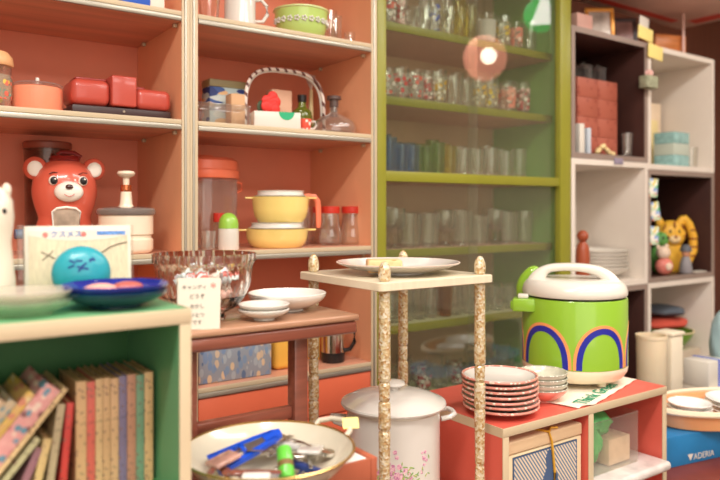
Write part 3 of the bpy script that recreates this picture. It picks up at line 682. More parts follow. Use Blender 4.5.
# ------------------------------------------------------------------ comic books
def book(col, x, th, h, y0, y1, lean, label, group, z=.7172, name='comic_book', print_=(140, 102, 84), fancy=None):
    t = thing(name, label, 'book', (x, y0, z), 0, group); t.rotation_euler = (0, lean, 0)
    d = y1-y0
    key = 'cover_%d_%d_%d' % col
    cm = fancy or pattern(key, col, [print_, col, tuple(int(v*.82) for v in col), col, print_, col], 240, .36, .5, (1, .15, .7))
    MB().box(-th, 0, 0, .0012, 0, h, .0004).box(-th, -th+.0008, .0012, d, 0, h).box(-.0008, 0, .0012, d, 0, h).build('cover', cm, t)
    MB().box(-th+.0009, -.0009, .0013, d-.003, .002, h-.0025).build('pages', pages, t)
    return t
ed = [75.6, 86.7, 95.3, 102.8, 110.6, 118.9, 127.0, 136.1, 144.4, 153.3]
cols = [(214, 172, 126), (214, 104, 90), (214, 176, 130), (210, 168, 124), (216, 174, 132), (132, 118, 148), (192, 138, 112), (120, 156, 126), (218, 178, 128)]
lab = ['tan comic beside the salmon red one, first upright book', 'salmon red upright comic among tan spines', 'tan upright comic right after the salmon red one', 'tan upright comic in the middle of three alike', 'tan upright comic just before the purple one', 'purple-spined upright comic among the tan ones', 'green and red-brown spined comic after the purple one', 'sage green spined comic next to the end', 'tan upright comic at the end by the bookshelf wall']
prev = xat(ed[0], .968)
for i in range(9):
    nx = xat(ed[i+1], .968); book(cols[i], nx-.0003, nx-prev-.0006, .1535-(.002 if i % 3 == 1 else 0), .968, 1.068, 0, lab[i], 'upright comic books'); prev = nx
LE = 'leaning books on the green bookshelf'
x = xat(ed[0], .968)
book((204, 66, 60), x-.0145, .0088, .129, .962, 1.06, math.radians(5), 'red comic leaning slightly against the upright tan ones', LE)
book((186, 166, 132), x-.0325, .0095, .130, .960, 1.06, math.radians(8), 'grey-tan comic leaning beside the red one', LE)
book((206, 176, 120), x-.052, .0100, .090, .955, 1.05, math.radians(13), 'short yellow-tan book leaning beside the grey-tan comic', LE)
book((150, 104, 112), x-.075, .0095, .084, .955, 1.05, math.radians(23), 'purplish short book leaning below the olive one', LE)
a = math.radians(40); c = math.cos(a)
book((186, 178, 136), x-.122, .0075, .118, .950, 1.06, a, 'thin olive book leaning under the pink magazine', LE)
xx = x-.130-.0082/c
pinkp = pattern('pink_comic_spine', (226, 160, 156), [(230, 170, 164), (206, 124, 126), (110, 150, 170), (236, 206, 190), (226, 160, 150), (140, 90, 90)], 120, .5, .5, (1, .3, 1))
yelp = pattern('yellow_comic_spine', (222, 178, 110), [(230, 190, 90), (216, 140, 110), (232, 206, 154)], 90, .5, .5, (1, .3, 1))
tanp = pattern('tan_blue_spine', (200, 178, 148), [(110, 150, 160), (206, 182, 148), (190, 150, 110), (220, 200, 170)], 80, .45, .5, (1, .3, 1))
for th, h, col, fz, lb in ((.006, .197, (222, 190, 140), None, 'cream book leaning directly under the pink spotted magazine'), (.022, .196, (232, 168, 164), pinkp, 'thick pink patterned magazine leaning across the shorter books'), (.010, .196, (226, 180, 110), yelp, 'yellow and orange patterned magazine above the pink one'), (.011, .186, (150, 170, 170), tanp, 'blue-tan patterned magazine leaning above the yellow one'), (.009, .190, (214, 184, 150), None, 'beige magazine leaning above the blue-tan one'), (.009, .186, (130, 136, 140), None, 'grey magazine leaning above the beige one'), (.011, .182, (216, 178, 130), None, 'tan magazine leaning above the grey one'), (.009, .180, (96, 84, 84), None, 'dark grey magazine leaning near the bookshelf end'), (.012, .176, (208, 172, 130), None, 'pale tan magazine, last of the leaning row')):
    book(col, xx, th, h, .946, 1.062, a, lb, LE, name='magazine', fancy=fz); xx -= (th+.0008)/c

# ------------------------------------------------------------------ stool and enamel basin with cutlery
t = thing('stool', 'low red-brown stool with white top under the enamel basin', 'stool', (0, 0, 0))
SZ = .700
MB().box(.4105, .652, .897, .983, SZ-.006, SZ, .001).build('seat', mat('white_seat', (240, 236, 228), .4), t)
frame_m = mat('red_brown_frame', (176, 96, 70), .35, var=.12, scale=12)
for a, b, c, d in ((.400, .410, .890, .990), (.6525, .665, .890, .990), (.4105, .652, .890, .8965), (.4105, .652, .9835, .990)): MB().box(a, b, c, d, SZ-.045, SZ+.003, .002).build('rail', frame_m, t)
for x in (.401, .646):
    for y in (.891, .971): MB().box(x, x+.018, y, y+.018, 0, SZ-.0455, .002).build('leg', frame_m, t)
BK = .98
BXC, BYC = .487, .925
def basin():
    t = thing('enamel_basin', 'wide cream enamel basin with gold rim full of kitchen tools', 'basin', (BXC, BYC, SZ+.0003), 0); t.scale = (BK, BK, BK)
    r = .131
    MB().lathe([(.0001, .003), (.078, .003), (.078, 0), (.083, 0), (.088, .004), (.112, .018), (.125, .034), (r, .042), (r-.001, .0435), (.122, .034), (.109, .021), (.085, .008), (.0001, .0065)], seg=84).build('basin_body', enamel, t)
    MB().lathe([(r-.001, .0415), (r+.0018, .0425), (r+.0020, .0445), (r, .0460), (r-.0022, .0445), (r-.001, .0425)], seg=84).build('rim', gold, t)
    a0 = math.radians(8)
    for s in (0,):
        pts = [(r*math.cos(q)*(1+k), r*math.sin(q)*(1+k), .043+z) for q, k, z in ((a0-.30, 0, 0), (a0-.28, .06, .006), (a0-.15, .14, .010), (a0, .16, .011), (a0+.15, .14, .010), (a0+.28, .06, .006), (a0+.30, 0, 0))]
        MB().tube(pts, .0045, 10).build('handle', enamel, t)
basin()
tg = MB().box(-.013, .013, -.0005, .0005, -.009, .009, T=Matrix.Rotation(math.radians(-38), 4, 'X')).build('price_tag', yellow_tag); tg.location = (BXC+.141, BYC-.012, SZ+.058); tg.rotation_euler.z = math.radians(-25)
tag(tg, 'small yellow paper tag stuck on the basin handle', 'tag')
def at_basin(o, dx, dy, z, rz=0, rx=0, ry=0):
    o.location = (BXC+dx*BK, BYC+dy*BK, SZ+z*BK); o.rotation_euler = (rx, ry, rz); o.scale = (BK, BK, BK); return o
# blue slicer
cob = mat('cobalt_plastic', (24, 78, 200), .3, coat=.3)
t = thing('slicer', 'blue plastic vegetable slicer lying across the basin', 'slicer'); at_basin(t, -.022, .030, .038, math.radians(-4), math.radians(10), math.radians(-16))
L_ = .052
FL = Matrix.Rotation(-PI/2, 4, 'X')
m = MB()
for poly in ([(-.052, .026), (-.052, .020), (.046, .006), (.050, .012), (.02, .018)], [(-.052, -.026), (-.052, -.019), (.046, -.006), (.050, -.012), (.01, -.022)],
             [(-.056, -.027), (-.042, -.0255), (-.042, .0250), (-.056, .027)], [(-.026, -.019), (-.019, -.018), (-.019, .018), (-.026, .019)], [(-.008, -.017), (-.002, -.016), (-.002, .016), (-.008, .017)], [(.030, -.011), (.048, -.013), (.058, -.008), (.060, .006), (.048, .013), (.030, .011)]):
    m.prism(poly, -.0035, .0035, T=FL)
m.build('slicer_frame', cob, t)
MB().prism([(.0, -.0145), (.030, -.009), (.030, .009), (.0, .0145)], -.0018, -.0006, T=FL).build('blade', steel, t)
def tool(name, label, cat, parts, dx, dy, z, rz, ry=0, rx=0, group=None):
    t = thing(name, label, cat, group=group)
    for nm, mb, mm in parts: mb.build(nm, mm, t)
    at_basin(t, dx, dy, z, rz, rx, ry); return t
lime_pl = mat('lime_plastic', (96, 186, 60), .35, coat=.2)
tool('marker_tube', 'bright green plastic tube lying at the front of the basin', 'tube', [('tube_body', MB().lathe([(.0001, 0), (.009, .001), (.0115, .006), (.0115, .045), (.0105, .050), (.0001, .0505)], seg=24), lime_pl), ('label_print', MB().lathe([(.0116, .018), (.0119, .019), (.0119, .026), (.0116, .027)], seg=24), mat('brown_print', (120, 90, 50), .6))], -.008, -.072, .020, math.radians(-22), 0, math.radians(-52))
tool('pocket_knife', 'dark blue folding tool beside the green tube', 'tool', [('grip', MB().box(-.032, .032, -.007, .007, -.005, .005, .003), mat('navy_plastic', (40, 54, 110), .35)), ('blade', MB().prism([(.031, -.003), (.05, -.001), (.05, .001), (.031, .003)], -.001, .001), steel)], .030, -.052, .024, math.radians(-62), math.radians(8))
tool('bottle_opener', 'blue and white small opener before the green tube', 'tool', [('grip', MB().box(-.022, .022, -.007, .007, -.003, .003, .002), cob), ('head', MB().box(.022, .034, -.009, .009, -.002, .002, .001), pl_white)], -.036, -.066, .017, math.radians(-62), math.radians(5))
grey_pl = mat('grey_plastic', (186, 182, 178), .35, var=.06)
tool('can_opener', 'grey handled tool with a white sticker in the basin', 'tool', [('handle', MB().box(-.042, .030, -.0075, .0075, -.005, .005, .004), grey_pl), ('sticker', MB().box(-.012, .006, -.005, .005, .0051, .0056), pl_white), ('head', MB().lathe([(.0001, -.003), (.011, -.003), (.011, .003), (.0001, .003)], (.040, 0, 0), 20), chrome)], .062, .002, .030, math.radians(-42), math.radians(8))
# cutlery in packets
def spoon_mb():
    m = MB().tube([(-.06, 0, 0), (-.02, 0, .003), (.015, 0, .001), (.025, 0, 0)], [.0035, .003, .002, .003], 8, flat=.4)
    return m.ell((.037, 0, .0), (.015, .0095, .003), 18, 8)
def fork_mb():
    m = MB().tube([(-.06, 0, 0), (-.02, 0, .003), (.015, 0, .001), (.022, 0, 0)], [.0035, .003, .002, .006], 8, flat=.3)
    for y in (-.0055, -.0018, .0018, .0055): m.tube([(.020, y, 0), (.036, y, .001), (.048, y, .0005)], .0009, 6)
    return m
spots = [(.070, -.005, 15, 's'), (.060, -.060, 40, 'f'), (.030, .010, 70, 's'), (.085, .015, -35, 'f'), (.010, .080, -10, 's'), (.065, .055, 35, 's'), (.085, -.035, 20, 's'), (.078, -.050, 65, 'f'), (.050, .045, -20, 's'), (.020, .060, 10, 'f'), (-.030, .060, 35, 's'), (.090, .030, 100, 'f'), (.005, -.030, -50, 's'), (.035, .018, 30, 'f')]
wood_h = mat('dark_wood_handle', (110, 62, 48), .35, var=.2)
descr = ['lying flat in the centre of the basin', 'nearest the front rim', 'crossing the blue slicer tip', 'pointing at the basin handle', 'furthest back in the basin', 'under the back clear packet', 'by the handle side', 'beside the front rim', 'behind the grey tool', 'behind the blue slicer', 'under the blue slicer end', 'near the rim by the brown stool', 'between slicer and green tube', 'at the middle of the pile']
for i, (dx, dy, rz, k) in enumerate(spots):
    o = (spoon_mb() if k == 's' else fork_mb()).build('spoon' if k == 's' else 'fork', chrome)
    tag(o, 'silver %s %s in the basin' % ('spoon' if k == 's' else 'fork', descr[i]), 'spoon' if k == 's' else 'fork', 'loose cutlery in the basin')
    rr = math.hypot(dx, dy)
    s_ = min(1, .085/max(rr, .01)); at_basin(o, dx*s_*.7, dy*s_*.7, .0165+.002*i, math.radians(rz))
    o.scale = (.82, .82, .82)
brn = mat('brown_lacquer', (124, 70, 56), .25, coat=.5, var=.25, scale=40)
for i, (dx, dy, rz) in enumerate(((-.075, -.012, 70), (-.066, -.030, 100), (-.058, -.048, 125), (-.080, .012, 50), (-.046, -.058, 145))):
    o = MB().tube([(-.032, 0, 0), (0, 0, .002), (.030, 0, 0)], [.005, .0035, .006], 10, flat=.6).ell((.032, 0, 0), (.012, .008, .0035), 14, 8).build('lacquer_spoon', brn)
    tag(o, 'brown lacquer spoon ' + ['in the middle of five by the bookshelf', 'second from the front rim', 'close to the front rim', 'furthest back by the bookshelf', 'frontmost by the opener'][i], 'spoon', 'brown lacquer spoons in the basin'); at_basin(o, dx, dy, .022+.003*i, math.radians(rz))
o = MB().box(-.034, .034, -.024, .024, 0, .010, .004, seg=3).build('plastic_packet', thin_glass('crinkled_film', (244, 242, 240), .12, (236, 230, 224), 1.6, 1.5, .12)); at_basin(o, .040, .052, .020, math.radians(20))
tag(o, 'clear plastic packet behind the grey tool in the basin', 'packet')
o = MB().box(-.030, .030, -.020, .020, 0, .008, .004, seg=3).build('plastic_packet', MATS['crinkled_film']); at_basin(o, -.030, -.040, .012, math.radians(-30))
tag(o, 'clear plastic packet below the blue slicer in the basin', 'packet')
o = MB().box(-.026, .026, -.018, .018, 0, .007, .003, seg=3).build('plastic_packet', mat('grey_film', (200, 194, 188), .15, coat=.8, var=.2, scale=60)); at_basin(o, .058, -.028, .034, math.radians(50), 0, math.radians(8)); tag(o, 'grey wrapped packet nearest the basin handle', 'packet')
o = MB().box(-.024, .024, -.015, .015, 0, .007, .003, seg=3).build('plastic_packet', mat('pink_brown_film', (176, 132, 118), .15, coat=.8, var=.3, scale=60)); at_basin(o, -.070, .010, .034, math.radians(15), 0, math.radians(-8)); tag(o, 'pinkish brown packet at the bookshelf side of the basin', 'packet')
o = MB().box(-.020, .020, -.012, .012, 0, .006, .003, seg=3).build('plastic_packet', mat('white_wrap', (222, 216, 210), .2, coat=.6)); at_basin(o, -.052, -.062, .030, math.radians(-35)); tag(o, 'small white packet at the front rim of the basin', 'packet')

# ------------------------------------------------------------------ things on the orange cabinets
H1, H2, H3, H4 = 1.608, 1.331, .991, .636
def bear():
    X, Y = .400, 1.86
    t = thing('ice_shaver', 'red bear-headed ice shaver on the orange cabinet shelf', 'ice shaver', (X, Y, H3+.0004), math.radians(-9)); t.scale = (.96, .96, .97)
    rd = mat('tomato_plastic', (216, 98, 76), .25, coat=.6, var=.02); wh = mat('bear_white', (248, 240, 226), .3, coat=.2)
    vs = MB().lathe([(.0001, 0), (.074, 0), (.080, .006), (.081, .030), (.076, .055), (.0675, .078), (.064, .090), (.066, .100), (.073, .120), (.079, .145), (.0805, .165), (.077, .190), (.067, .213), (.050, .232), (.030, .242), (.0001, .245)], seg=56, sy=.86)
    vs.build('body', rd, t)
    for s in (-1, 1):
        e = MB().ell((s*.071, -.006, .219), (.029, .017, .030), 26, 14).build('ear', rd, t)
        MB().ell((s*.0715, -.0195, .2175), (.0185, .006, .020), 22, 12).build('inner_ear', wh, e)
    MB().ell((.006, -.066, .158), (.035, .020, .026), 30, 16).build('muzzle', wh, t)
    MB().ell((.006, -.0865, .170), (.0095, .006, .0065), 18, 10).build('nose', mat('nose_brown', (70, 36, 34), .2, coat=.8), t)
    for x in (-.030, .040):
        y = -.060
        e = MB().ell((x, -.0605, .186), (.0115, .009, .0125), 20, 12).build('eye', wh, t)
        MB().ell((x+.001, -.0668, .186), (.0088, .0045, .0100), 20, 12).build('pupil', black_pl, e)
        MB().ell((x+.004, -.0710, .190), (.0022, .001, .0024), 10, 6).build('eye_glint', wh, e)
        MB().tube([(x-.010, -.0575, .203), (x, -.0585, .2075), (x+.010, -.0565, .206)], .0012, 8).build('eyebrow', mat('nose_brown', (70, 36, 34), .2), t)
    MB().tube([(-.006, -.0852, .152), (0, -.0866, .1475), (.006, -.0870, .146), (.012, -.0866, .1475), (.018, -.0852, .152)], .0009, 6).build('mouth', red_ink, t)
    MB().tube([(-.030, -.068, .050), (-.032, -.066, .108), (-.022, -.068, .116), (.0, -.072, .119), (.022, -.070, .116), (.032, -.066, .108), (.030, -.068, .050)], .0035, 10).build('chute_frame', wh, t)
    MB().prism([(-.030, .050), (-.031, .108), (-.02, .114), (.02, .114), (.031, .108), (.030, .050)], -.068, -.030).build('chute', mat('chute_inside', (170, 150, 130), .25, .3, var=.3, scale=30), t)
    cap = MB().lathe([(.0001, .238), (.036, .238), (.038, .244), (.034, .252), (.012, .255), (.0001, .256)], seg=30, sy=.9).build('cap', mat('dark_red_cap', (130, 30, 26), .3, coat=.4), t)
    k = MB().tube([(-.018, 0, .255), (-.01, 0, .263), (.022, 0, .262), (.040, 0, .250)], .006, 10).build('crank', mat('dark_red_cap', (130, 30, 26), .3), t)
    MB().tube([(-.068, -.02, .055), (-.105, -.03, .052)], .004, 8).tube([(-.098, -.032, .052), (-.118, -.036, .052)], [.012, .012], 16).build('side_knob', mat('grey_blue_plastic', (90, 110, 140), .4), t)
bear()
t = thing('pump_jug', 'cream jug with grey lid and white push pump beside the bear', 'jug', (.528, 1.774, H3+.0004))
cw = mat('cream_jug_plastic', (244, 226, 200), .3, coat=.3)
MB().lathe([(.0001, 0), (.058, 0), (.064, .005), (.0665, .012), (.0665, .034), (.062, .038), (.062, .044), (.0665, .048), (.0665, .096), (.0001, .096)], seg=44).build('jug_body', cw, t)
MB().lathe([(.0001, .0965), (.070, .0965), (.072, .100), (.072, .108), (.068, .113), (.040, .117), (.0001, .117)], seg=44).build('lid', thin_glass('grey_clear_lid', (190, 180, 172), .45, (170, 160, 152), 1.2), t)
MB().lathe([(.0001, .115), (.020, .115), (.0155, .124), (.0130, .155), (.0001, .155)], seg=26).build('pump_neck', cw, t)
MB().lathe([(.0001, .155), (.013, .155), (.014, .160), (.013, .172), (.0001, .173)], seg=26).build('collar', mat('copper', (206, 120, 80), .2, .9), t)
MB().lathe([(.0001, .172), (.0075, .172), (.0085, .190), (.019, .195), (.0225, .201), (.0195, .207), (.006, .209), (.0001, .209)], seg=26).build('push_knob', cw, t)
t = thing('canister', 'tall smoky clear canister standing behind the red bear', 'canister', (.385, 1.992, H3+.0004))
MB().lathe(cup(.054, .058, .270, .003), seg=40).build('canister_body', smoky, t)
MB().lathe([(.0001, .271), (.060, .271), (.061, .275), (.061, .286), (.057, .290), (.0001, .291)], seg=40).build('lid', mat('brown_lid', (150, 84, 66), .4), t)
# shelf above the bear
def red_case():
    t = thing('carry_case', 'tomato red hard case with dark base on the upper orange shelf', 'case', (.511, 1.79, H2+.0004), 0); t.scale = (.96, .96, 1.05)
    rd = mat('case_red', (188, 76, 62), .35, coat=.3, var=.03)
    MB().box(-.126, .126, -.055, .055, 0, .021, .004).build('base', mat('dark_base', (62, 44, 44), .4), t)
    MB().box(-.127, -.032, -.057, .057, .0215, .082, .018, seg=5).build('lid', rd, t)
    MB().box(.033, .127, -.057, .057, .0215, .072, .016, seg=5).build('lid', rd, t)
    MB().box(-.0315, .0325, -.062, .060, .024, .096, .005, seg=3).build('clasp_cover', rd, t)
    MB().lathe([(.0001, 0), (.003, 0), (.003, .004), (.0001, .004)], (0, 0, 0), 12, T=Matrix.Translation((0, -.055, .012)) @ Matrix.Rotation(PI/2, 4, 'X')).build('lock_button', chrome, t)
    MB().box(-.110, -.0325, -.02, .05, .0825, .090, .003).box(.035, .075, 0, .05, .0725, .084, .004).build('handle', mat('dark_case_red', (150, 46, 38), .35), t)
red_case()
t = thing('trinket_pot', 'salmon ribbed pot with clear lid and white knob on upper shelf', 'pot', (.3235, 1.79, H2+.0004))
MB().lathe([(.0001, 0), (.055, 0), (.0565, .003), (.0565, .057), (.0545, .059), (.0001, .059)], seg=96, wob=lambda a, i: 1+.006*math.sin(a*40)).build('pot_body', mat('salmon_plastic', (244, 150, 116), .35, sss=.2), t)
MB().lathe([(.0001, .0595), (.057, .0595), (.0575, .065), (.050, .069), (.0001, .070)], seg=60).build('lid', plastic_clear, t)
MB().lathe([(.0001, .070), (.0035, .070), (.005, .078), (.004, .084), (.0001, .085)], seg=16).build('knob', pl_white, t)
t = thing('jar', 'tall printed glass jar with tan lid beside the salmon pot', 'jar', (.224, 1.775, H2+.0004))
MB().lathe(cup(.040, .042, .095), seg=40).build('jar_body', glass, t)
MB().lathe([(.0422, .02), (.0428, .021), (.0428, .075), (.0422, .076)], seg=40).build('print', pattern('jar_print', (220, 230, 200), [(110, 190, 180), (240, 200, 90), (230, 120, 100)], 70, .45, .4, alpha_base=True), t)
MB().lathe([(.0001, .098), (.044, .098), (.046, .102), (.044, .118), (.034, .130), (.0001, .134)], seg=40).build('lid', mat('tan_lid', (236, 180, 128), .4), t)
o = MB().box(-.035, .035, -.03, .03, 0, .05, .004).build('blue_box', mat('blue_box_card', (40, 90, 190), .5)); o.location = (xat(133, 1.745), 1.745, H1+.0004)
tag(o, 'blue box on the highest orange shelf above the red case', 'box')
o = MB().box(-.02, .02, -.03, .03, 0, .06, .004).build('small_box', mat('pale_box_card', (236, 222, 206), .5)); o.location = (xat(152, 1.76), 1.75, H1+.0004)
tag(o, 'pale box on the highest orange shelf beside the blue box', 'box')

# second cabinet, top shelf
t = thing('sugar_glass', 'ornate cut glass tumbler on the highest shelf beside the mug', 'glass', (xat(209, 1.76), 1.76, H1+.0004))
MB().lathe(cup(.024, .029, .075), seg=48, wob=lambda a, i: 1+.03*abs(math.sin(a*8))).build('glass_body', crystal, t)
def mug(x, y, z, label, h, r, m, hand=1):
    t = thing('mug', label, 'mug', (x, y, z), math.radians(-10))
    MB().lathe(cup(r, r, h, .004, .006), seg=44).build('mug_body', m, t)
    MB().tube([(r-.002, 0, h*.82), (r+.018, 0, h*.86), (r+.034, 0, h*.70), (r+.036, 0, h*.45), (r+.022, 0, h*.22), (r-.002, 0, h*.20)], .0055, 10).build('handle', m, t)
mug(xat(240, 1.755), 1.755, H1+.0004, 'plain white mug on the highest orange shelf', .095, .043, white_cer)
def casserole(x, y, z, label, r, h, body, knobs=True, lid=True, sxx=1.0, name='casserole', rz=0):
    t = thing(name, label, 'casserole', (x, y, z), rz)
    MB().lathe([(.0001, .002), (r*.70, .002), (r*.72, 0), (r*.78, 0), (r*.90, h*.2), (r*.97, h*.5), (r, h*.92), (r*1.02, h), (r*.985, h*1.0), (r*.95, h*.9), (r*.90, h*.3), (.0001, .006)], seg=60).build('dish', body, t)
    if knobs:
        for s in (-1, 1): MB().box(s*(r+.004)-.017, s*(r+.004)+.017, -.022, .022, h-.006, h-.001, .0024, seg=3).build('handle', body, t)
    if lid:
        MB().lathe([(.0001, h+.0006), (r*.90, h+.0006), (r*.93, h+.003), (r*.82, h+.007), (r*.80, h+.014), (r*.84, h+.018), (r*.78, h+.0185), (r*.74, h+.009), (.0001, h+.007)], seg=60).build('lid', white_cer, t)
    return t
lg = mat('pistachio_glass', (186, 212, 118), .15, coat=.6, var=.03)
t = casserole(xat(301, 1.775), 1.775, H1+.0004, 'pale green casserole with white flowers on the highest shelf', .079, .074, lg, False, False)
m = MB()
for k in range(14):
    a = -PI/2+(k-6.5)*.27
    for q in range(5):
        b = q*2*PI/5; rr = .0795
        m.ell(((rr*math.cos(a)-math.sin(a)*.006*math.cos(b)), rr*math.sin(a)+math.cos(a)*.006*math.cos(b), .042+.006*math.sin(b)), (.0035, .0035, .0035), 8, 6)
m.build('flower_print', white_cer, t)
MB().lathe([(.0805, .0745), (.083, .076), (.083, .080), (.079, .081), (.077, .078)], seg=60).build('rim', mat('pale_lime_glaze', (206, 222, 150), .2, coat=.5), t)
for i, (u, Y, h, r) in enumerate(((308, 1.93, .13, .024), (330, 1.90, .14, .024), (335, 1.82, .10, .022), (350, 1.80, .05, .018))):
    t = thing('tumbler', ['tall clear tumbler behind the green flowered casserole', 'tall clear tumbler by the wall of the highest shelf', 'clear tumbler just past the green flowered casserole', 'tiny clear shot glass at the end of the highest shelf'][i], 'glass', (xat(u, Y), Y, H1+.0004), 0, 'clear tumblers on the highest shelf')
    MB().lathe(cup(r*.85, r, h), seg=30).build('glass_body', glass, t)

# second cabinet, second shelf
o = MB().box(-.058, .058, -.03, .03, 0, .130, .001).build('picture_box', None); o.data.materials.clear()
o.data.materials.append(pattern('harbour_print', (176, 196, 196), [(60, 90, 150), (196, 206, 200), (220, 180, 130), (40, 60, 120)], 22, .6, .6, (1, 1, 2.5))); o.location = (xat(224, 1.92), 1.92, H2+.0004)
tag(o, 'tin with blue harbour picture at the back of the basket shelf', 'tin')
MB().box(-.0585, .0585, -.0305, .0305, .1305, .152, .002).build('lid', mat('olive_tin', (150, 140, 100), .4), o)
t = thing('clear_case', 'clear plastic case at the front of the basket shelf', 'case', (.775, 1.765, H2+.0004))
MB().box(-.075, .075, -.045, .045, 0, .046, .004).build('case_body', plastic_clear, t)
MB().box(-.077, .077, -.047, .047, .0465, .054, .003).build('lid', plastic_clear, t)
o = MB().box(-.022, .022, -.02, .02, 0, .104, .002).build('card_box', kraft); o.location = (xat(236, 1.845), 1.850, H2+.0004)
tag(o, 'narrow tan card box behind the clear plastic case', 'box')
t = thing('tea_box', 'white box with a green half circle beside the rose', 'box', (xat(275, 1.765), 1.765, H2+.0004), math.radians(-14))
MB().box(-.068, .068, -.032, .032, 0, .048, .002).build('box_body', pl_white, t)
MB().prism([(.026+.023*math.cos(PI+PI*i/16), .0478+.023*math.sin(PI+PI*i/16)) for i in range(17)], -.0328, -.031).build('green_half_circle', mat('emerald_print', (40, 172, 120), .5), t)
o = MB().box(-.035, .035, -.02, .02, 0, .140, .002).build('card_box', mat('beige_pink_card', (222, 176, 146), .6)); o.location = (xat(279, 1.90), 1.90, H2+.0004)
tag(o, 'beige box standing behind the red rose', 'box')
def basket():
    X, Y = xat(286, 1.855), 1.855
    t = thing('basket', 'white wire basket with tall striped loop handle', 'basket', (X, Y, H2+.0004), 0)
    W = .137; pts = []
    for i in range(33):
        q = PI*i/32; pts.append((-W*math.copysign(abs(math.cos(q))**.62, math.cos(q)), 0, .060+.136*math.sin(q)**.62))
    st = stripes('candy_stripe', (244, 232, 220), (110, 70, 64), 14, (0, math.radians(40), 0), .72)
    h = MB().tube([(-W, 0, .0)]+pts+[(W, 0, 0)], .0052, 10, up=(0, 1, 0)).build('handle', st, t)
    MB().tube([(x*.955, .006, z-.006) for x, y, z in pts], .003, 8, up=(0, 1, 0)).build('inner_wire', pl_white, t)
    MB().lathe([(.0001, 0), (.072, 0), (.074, .002), (.074, .004), (.0001, .004)], seg=48, sx=1.86, sy=.30).build('basket_base', pl_white, t)
basket()
def rose():
    t = thing('artificial_rose', 'red artificial rose lying in the basket beside the white box', 'flower', (xat(270, 1.835), 1.835, H2+.0004), 0)
    rr = mat('rose_red', (224, 52, 44), .5, var=.12); m = MB(); rnd = random.Random(4)
    for k in range(13):
        a = k*2.4; q = .003+.0016*k
        m.ell((q*math.cos(a), -.012+q*.3*math.sin(a)-.0, .086+q*math.sin(a)), (.012+.0005*k, .005, .012+.0005*k), 12, 8)
    m.build('petals', rr, t)
    MB().tube([(0, -.008, .078), (-.004, 0, .035), (-.008, .006, .003)], .0022, 8).build('stem', mat('stem_green', (60, 96, 50), .6), t)
    m = MB(); m.ell((-.032, -.006, .072), (.015, .004, .020), 14, 8).ell((-.016, -.006, .048), (.012, .004, .014), 14, 8).build('leaf', mat('dark_leaf', (60, 70, 40), .5), t)
rose()
t = thing('bottle', 'green round bottle with black cap inside the basket loop', 'bottle', (xat(302, 1.88), 1.88, H2+.0004))
MB().lathe([(.0001, 0), (.026, 0), (.030, .006), (.034, .050), (.030, .078), (.014, .092), (.011, .108), (.0001, .108)], seg=32).build('bottle_body', thin_glass('olive_bottle_glass', (150, 170, 90), .5, (130, 140, 50), 1.3), t)
MB().lathe([(.0001, .1085), (.0135, .1085), (.0145, .130), (.0001, .131)], seg=24).build('cap', black_pl, t)
t = thing('brush', 'pale feathery brush with cream handle behind the green bottle', 'brush', (xat(311, 1.93), 1.93, H2+.0004))
MB().lathe([(.0001, 0), (.007, 0), (.008, .08), (.006, .160), (.0001, .160)], seg=16).build('handle', mat('cream_handle', (232, 214, 160), .4), t)
m = MB(); rnd = random.Random(8)
for k in range(26):
    a = rnd.uniform(0, 2*PI); q = rnd.uniform(.003, .018); m.tube([(0, 0, .158), (q*.8*math.cos(a), q*.5*math.sin(a), .185), (q*1.3*math.cos(a), q*.7*math.sin(a), .208)], .0012, 5)
m.build('bristles', mat('pale_bristle', (222, 196, 180), .7), t)
t = thing('cup', 'small red and white cup beside the glass decanter', 'cup', (xat(305, 1.745), 1.745, H2+.0004), math.radians(-20))
MB().lathe(cup(.015, .020, .034, .002), seg=30).build('cup_body', pattern('red_white_print', (232, 90, 70), [(246, 236, 224), (232, 90, 70)], 90, .4, .3), t)
MB().tube([(.018, 0, .028), (.030, 0, .029), (.034, 0, .018), (.028, 0, .008), (.015, 0, .007)], .003, 8).build('handle', white_cer, t)
t = thing('decanter', 'squat clear glass decanter with dark stopper on basket shelf', 'decanter', (xat(334, 1.79), 1.79, H2+.0004)); t.scale = (1.06, 1.06, 1.1)
MB().lathe([(.0001, 0), (.056, 0), (.064, .006), (.0655, .020), (.060, .034), (.040, .050), (.018, .058), (.012, .064), (.012, .078), (.010, .078), (.010, .064), (.037, .047), (.056, .032), (.060, .02), (.056, .008), (.0001, .006)], seg=48, wob=lambda a, i: 1+.012*math.sin(a*16) if 1 <= i <= 5 else 1).build('decanter_body', glass_thick, t)
MB().lathe([(.0001, .066), (.0095, .066), (.0095, .078), (.013, .079), (.013, .099), (.021, .100), (.021, .109), (.0001, .111)], seg=28).build('stopper', mat('dark_taupe_stopper', (92, 72, 66), .4), t)

# second cabinet, third shelf
t = thing('canister', 'big clear canister with salmon lid beside the yellow casseroles', 'canister', (.796, 1.915, H3+.0004))
MB().lathe(cup(.094, .096, .197, .003), seg=56).build('canister_body', plastic_clear, t)
MB().lathe([(.0001, .2005), (.100, .2005), (.102, .205), (.102, .222), (.098, .226), (.096, .250), (.084, .259), (.030, .261), (.028, .268), (.0001, .269)], seg=56).build('lid', mat('salmon_lid', (238, 122, 88), .35, coat=.2), t)
MB().tube([(.094, -.02, .192), (.108, -.025, .188), (.108, -.025, .168), (.096, -.02, .160)], .004, 8).build('handle', mat('salmon_lid', (238, 122, 88), .35), t)
t = thing('tumbler', 'small clear tumbler before the big salmon-lidded canister', 'glass', (xat(208, 1.745), 1.745, H3+.0004))
MB().lathe(cup(.017, .020, .052), seg=40, wob=lambda a, i: 1+.03*math.sin(a*10)).build('glass_body', glass_thick, t)
t = thing('salt_shaker', 'white shaker with green domed cap', 'shaker', (xat(228.5, 1.745), 1.745, H3+.0004))
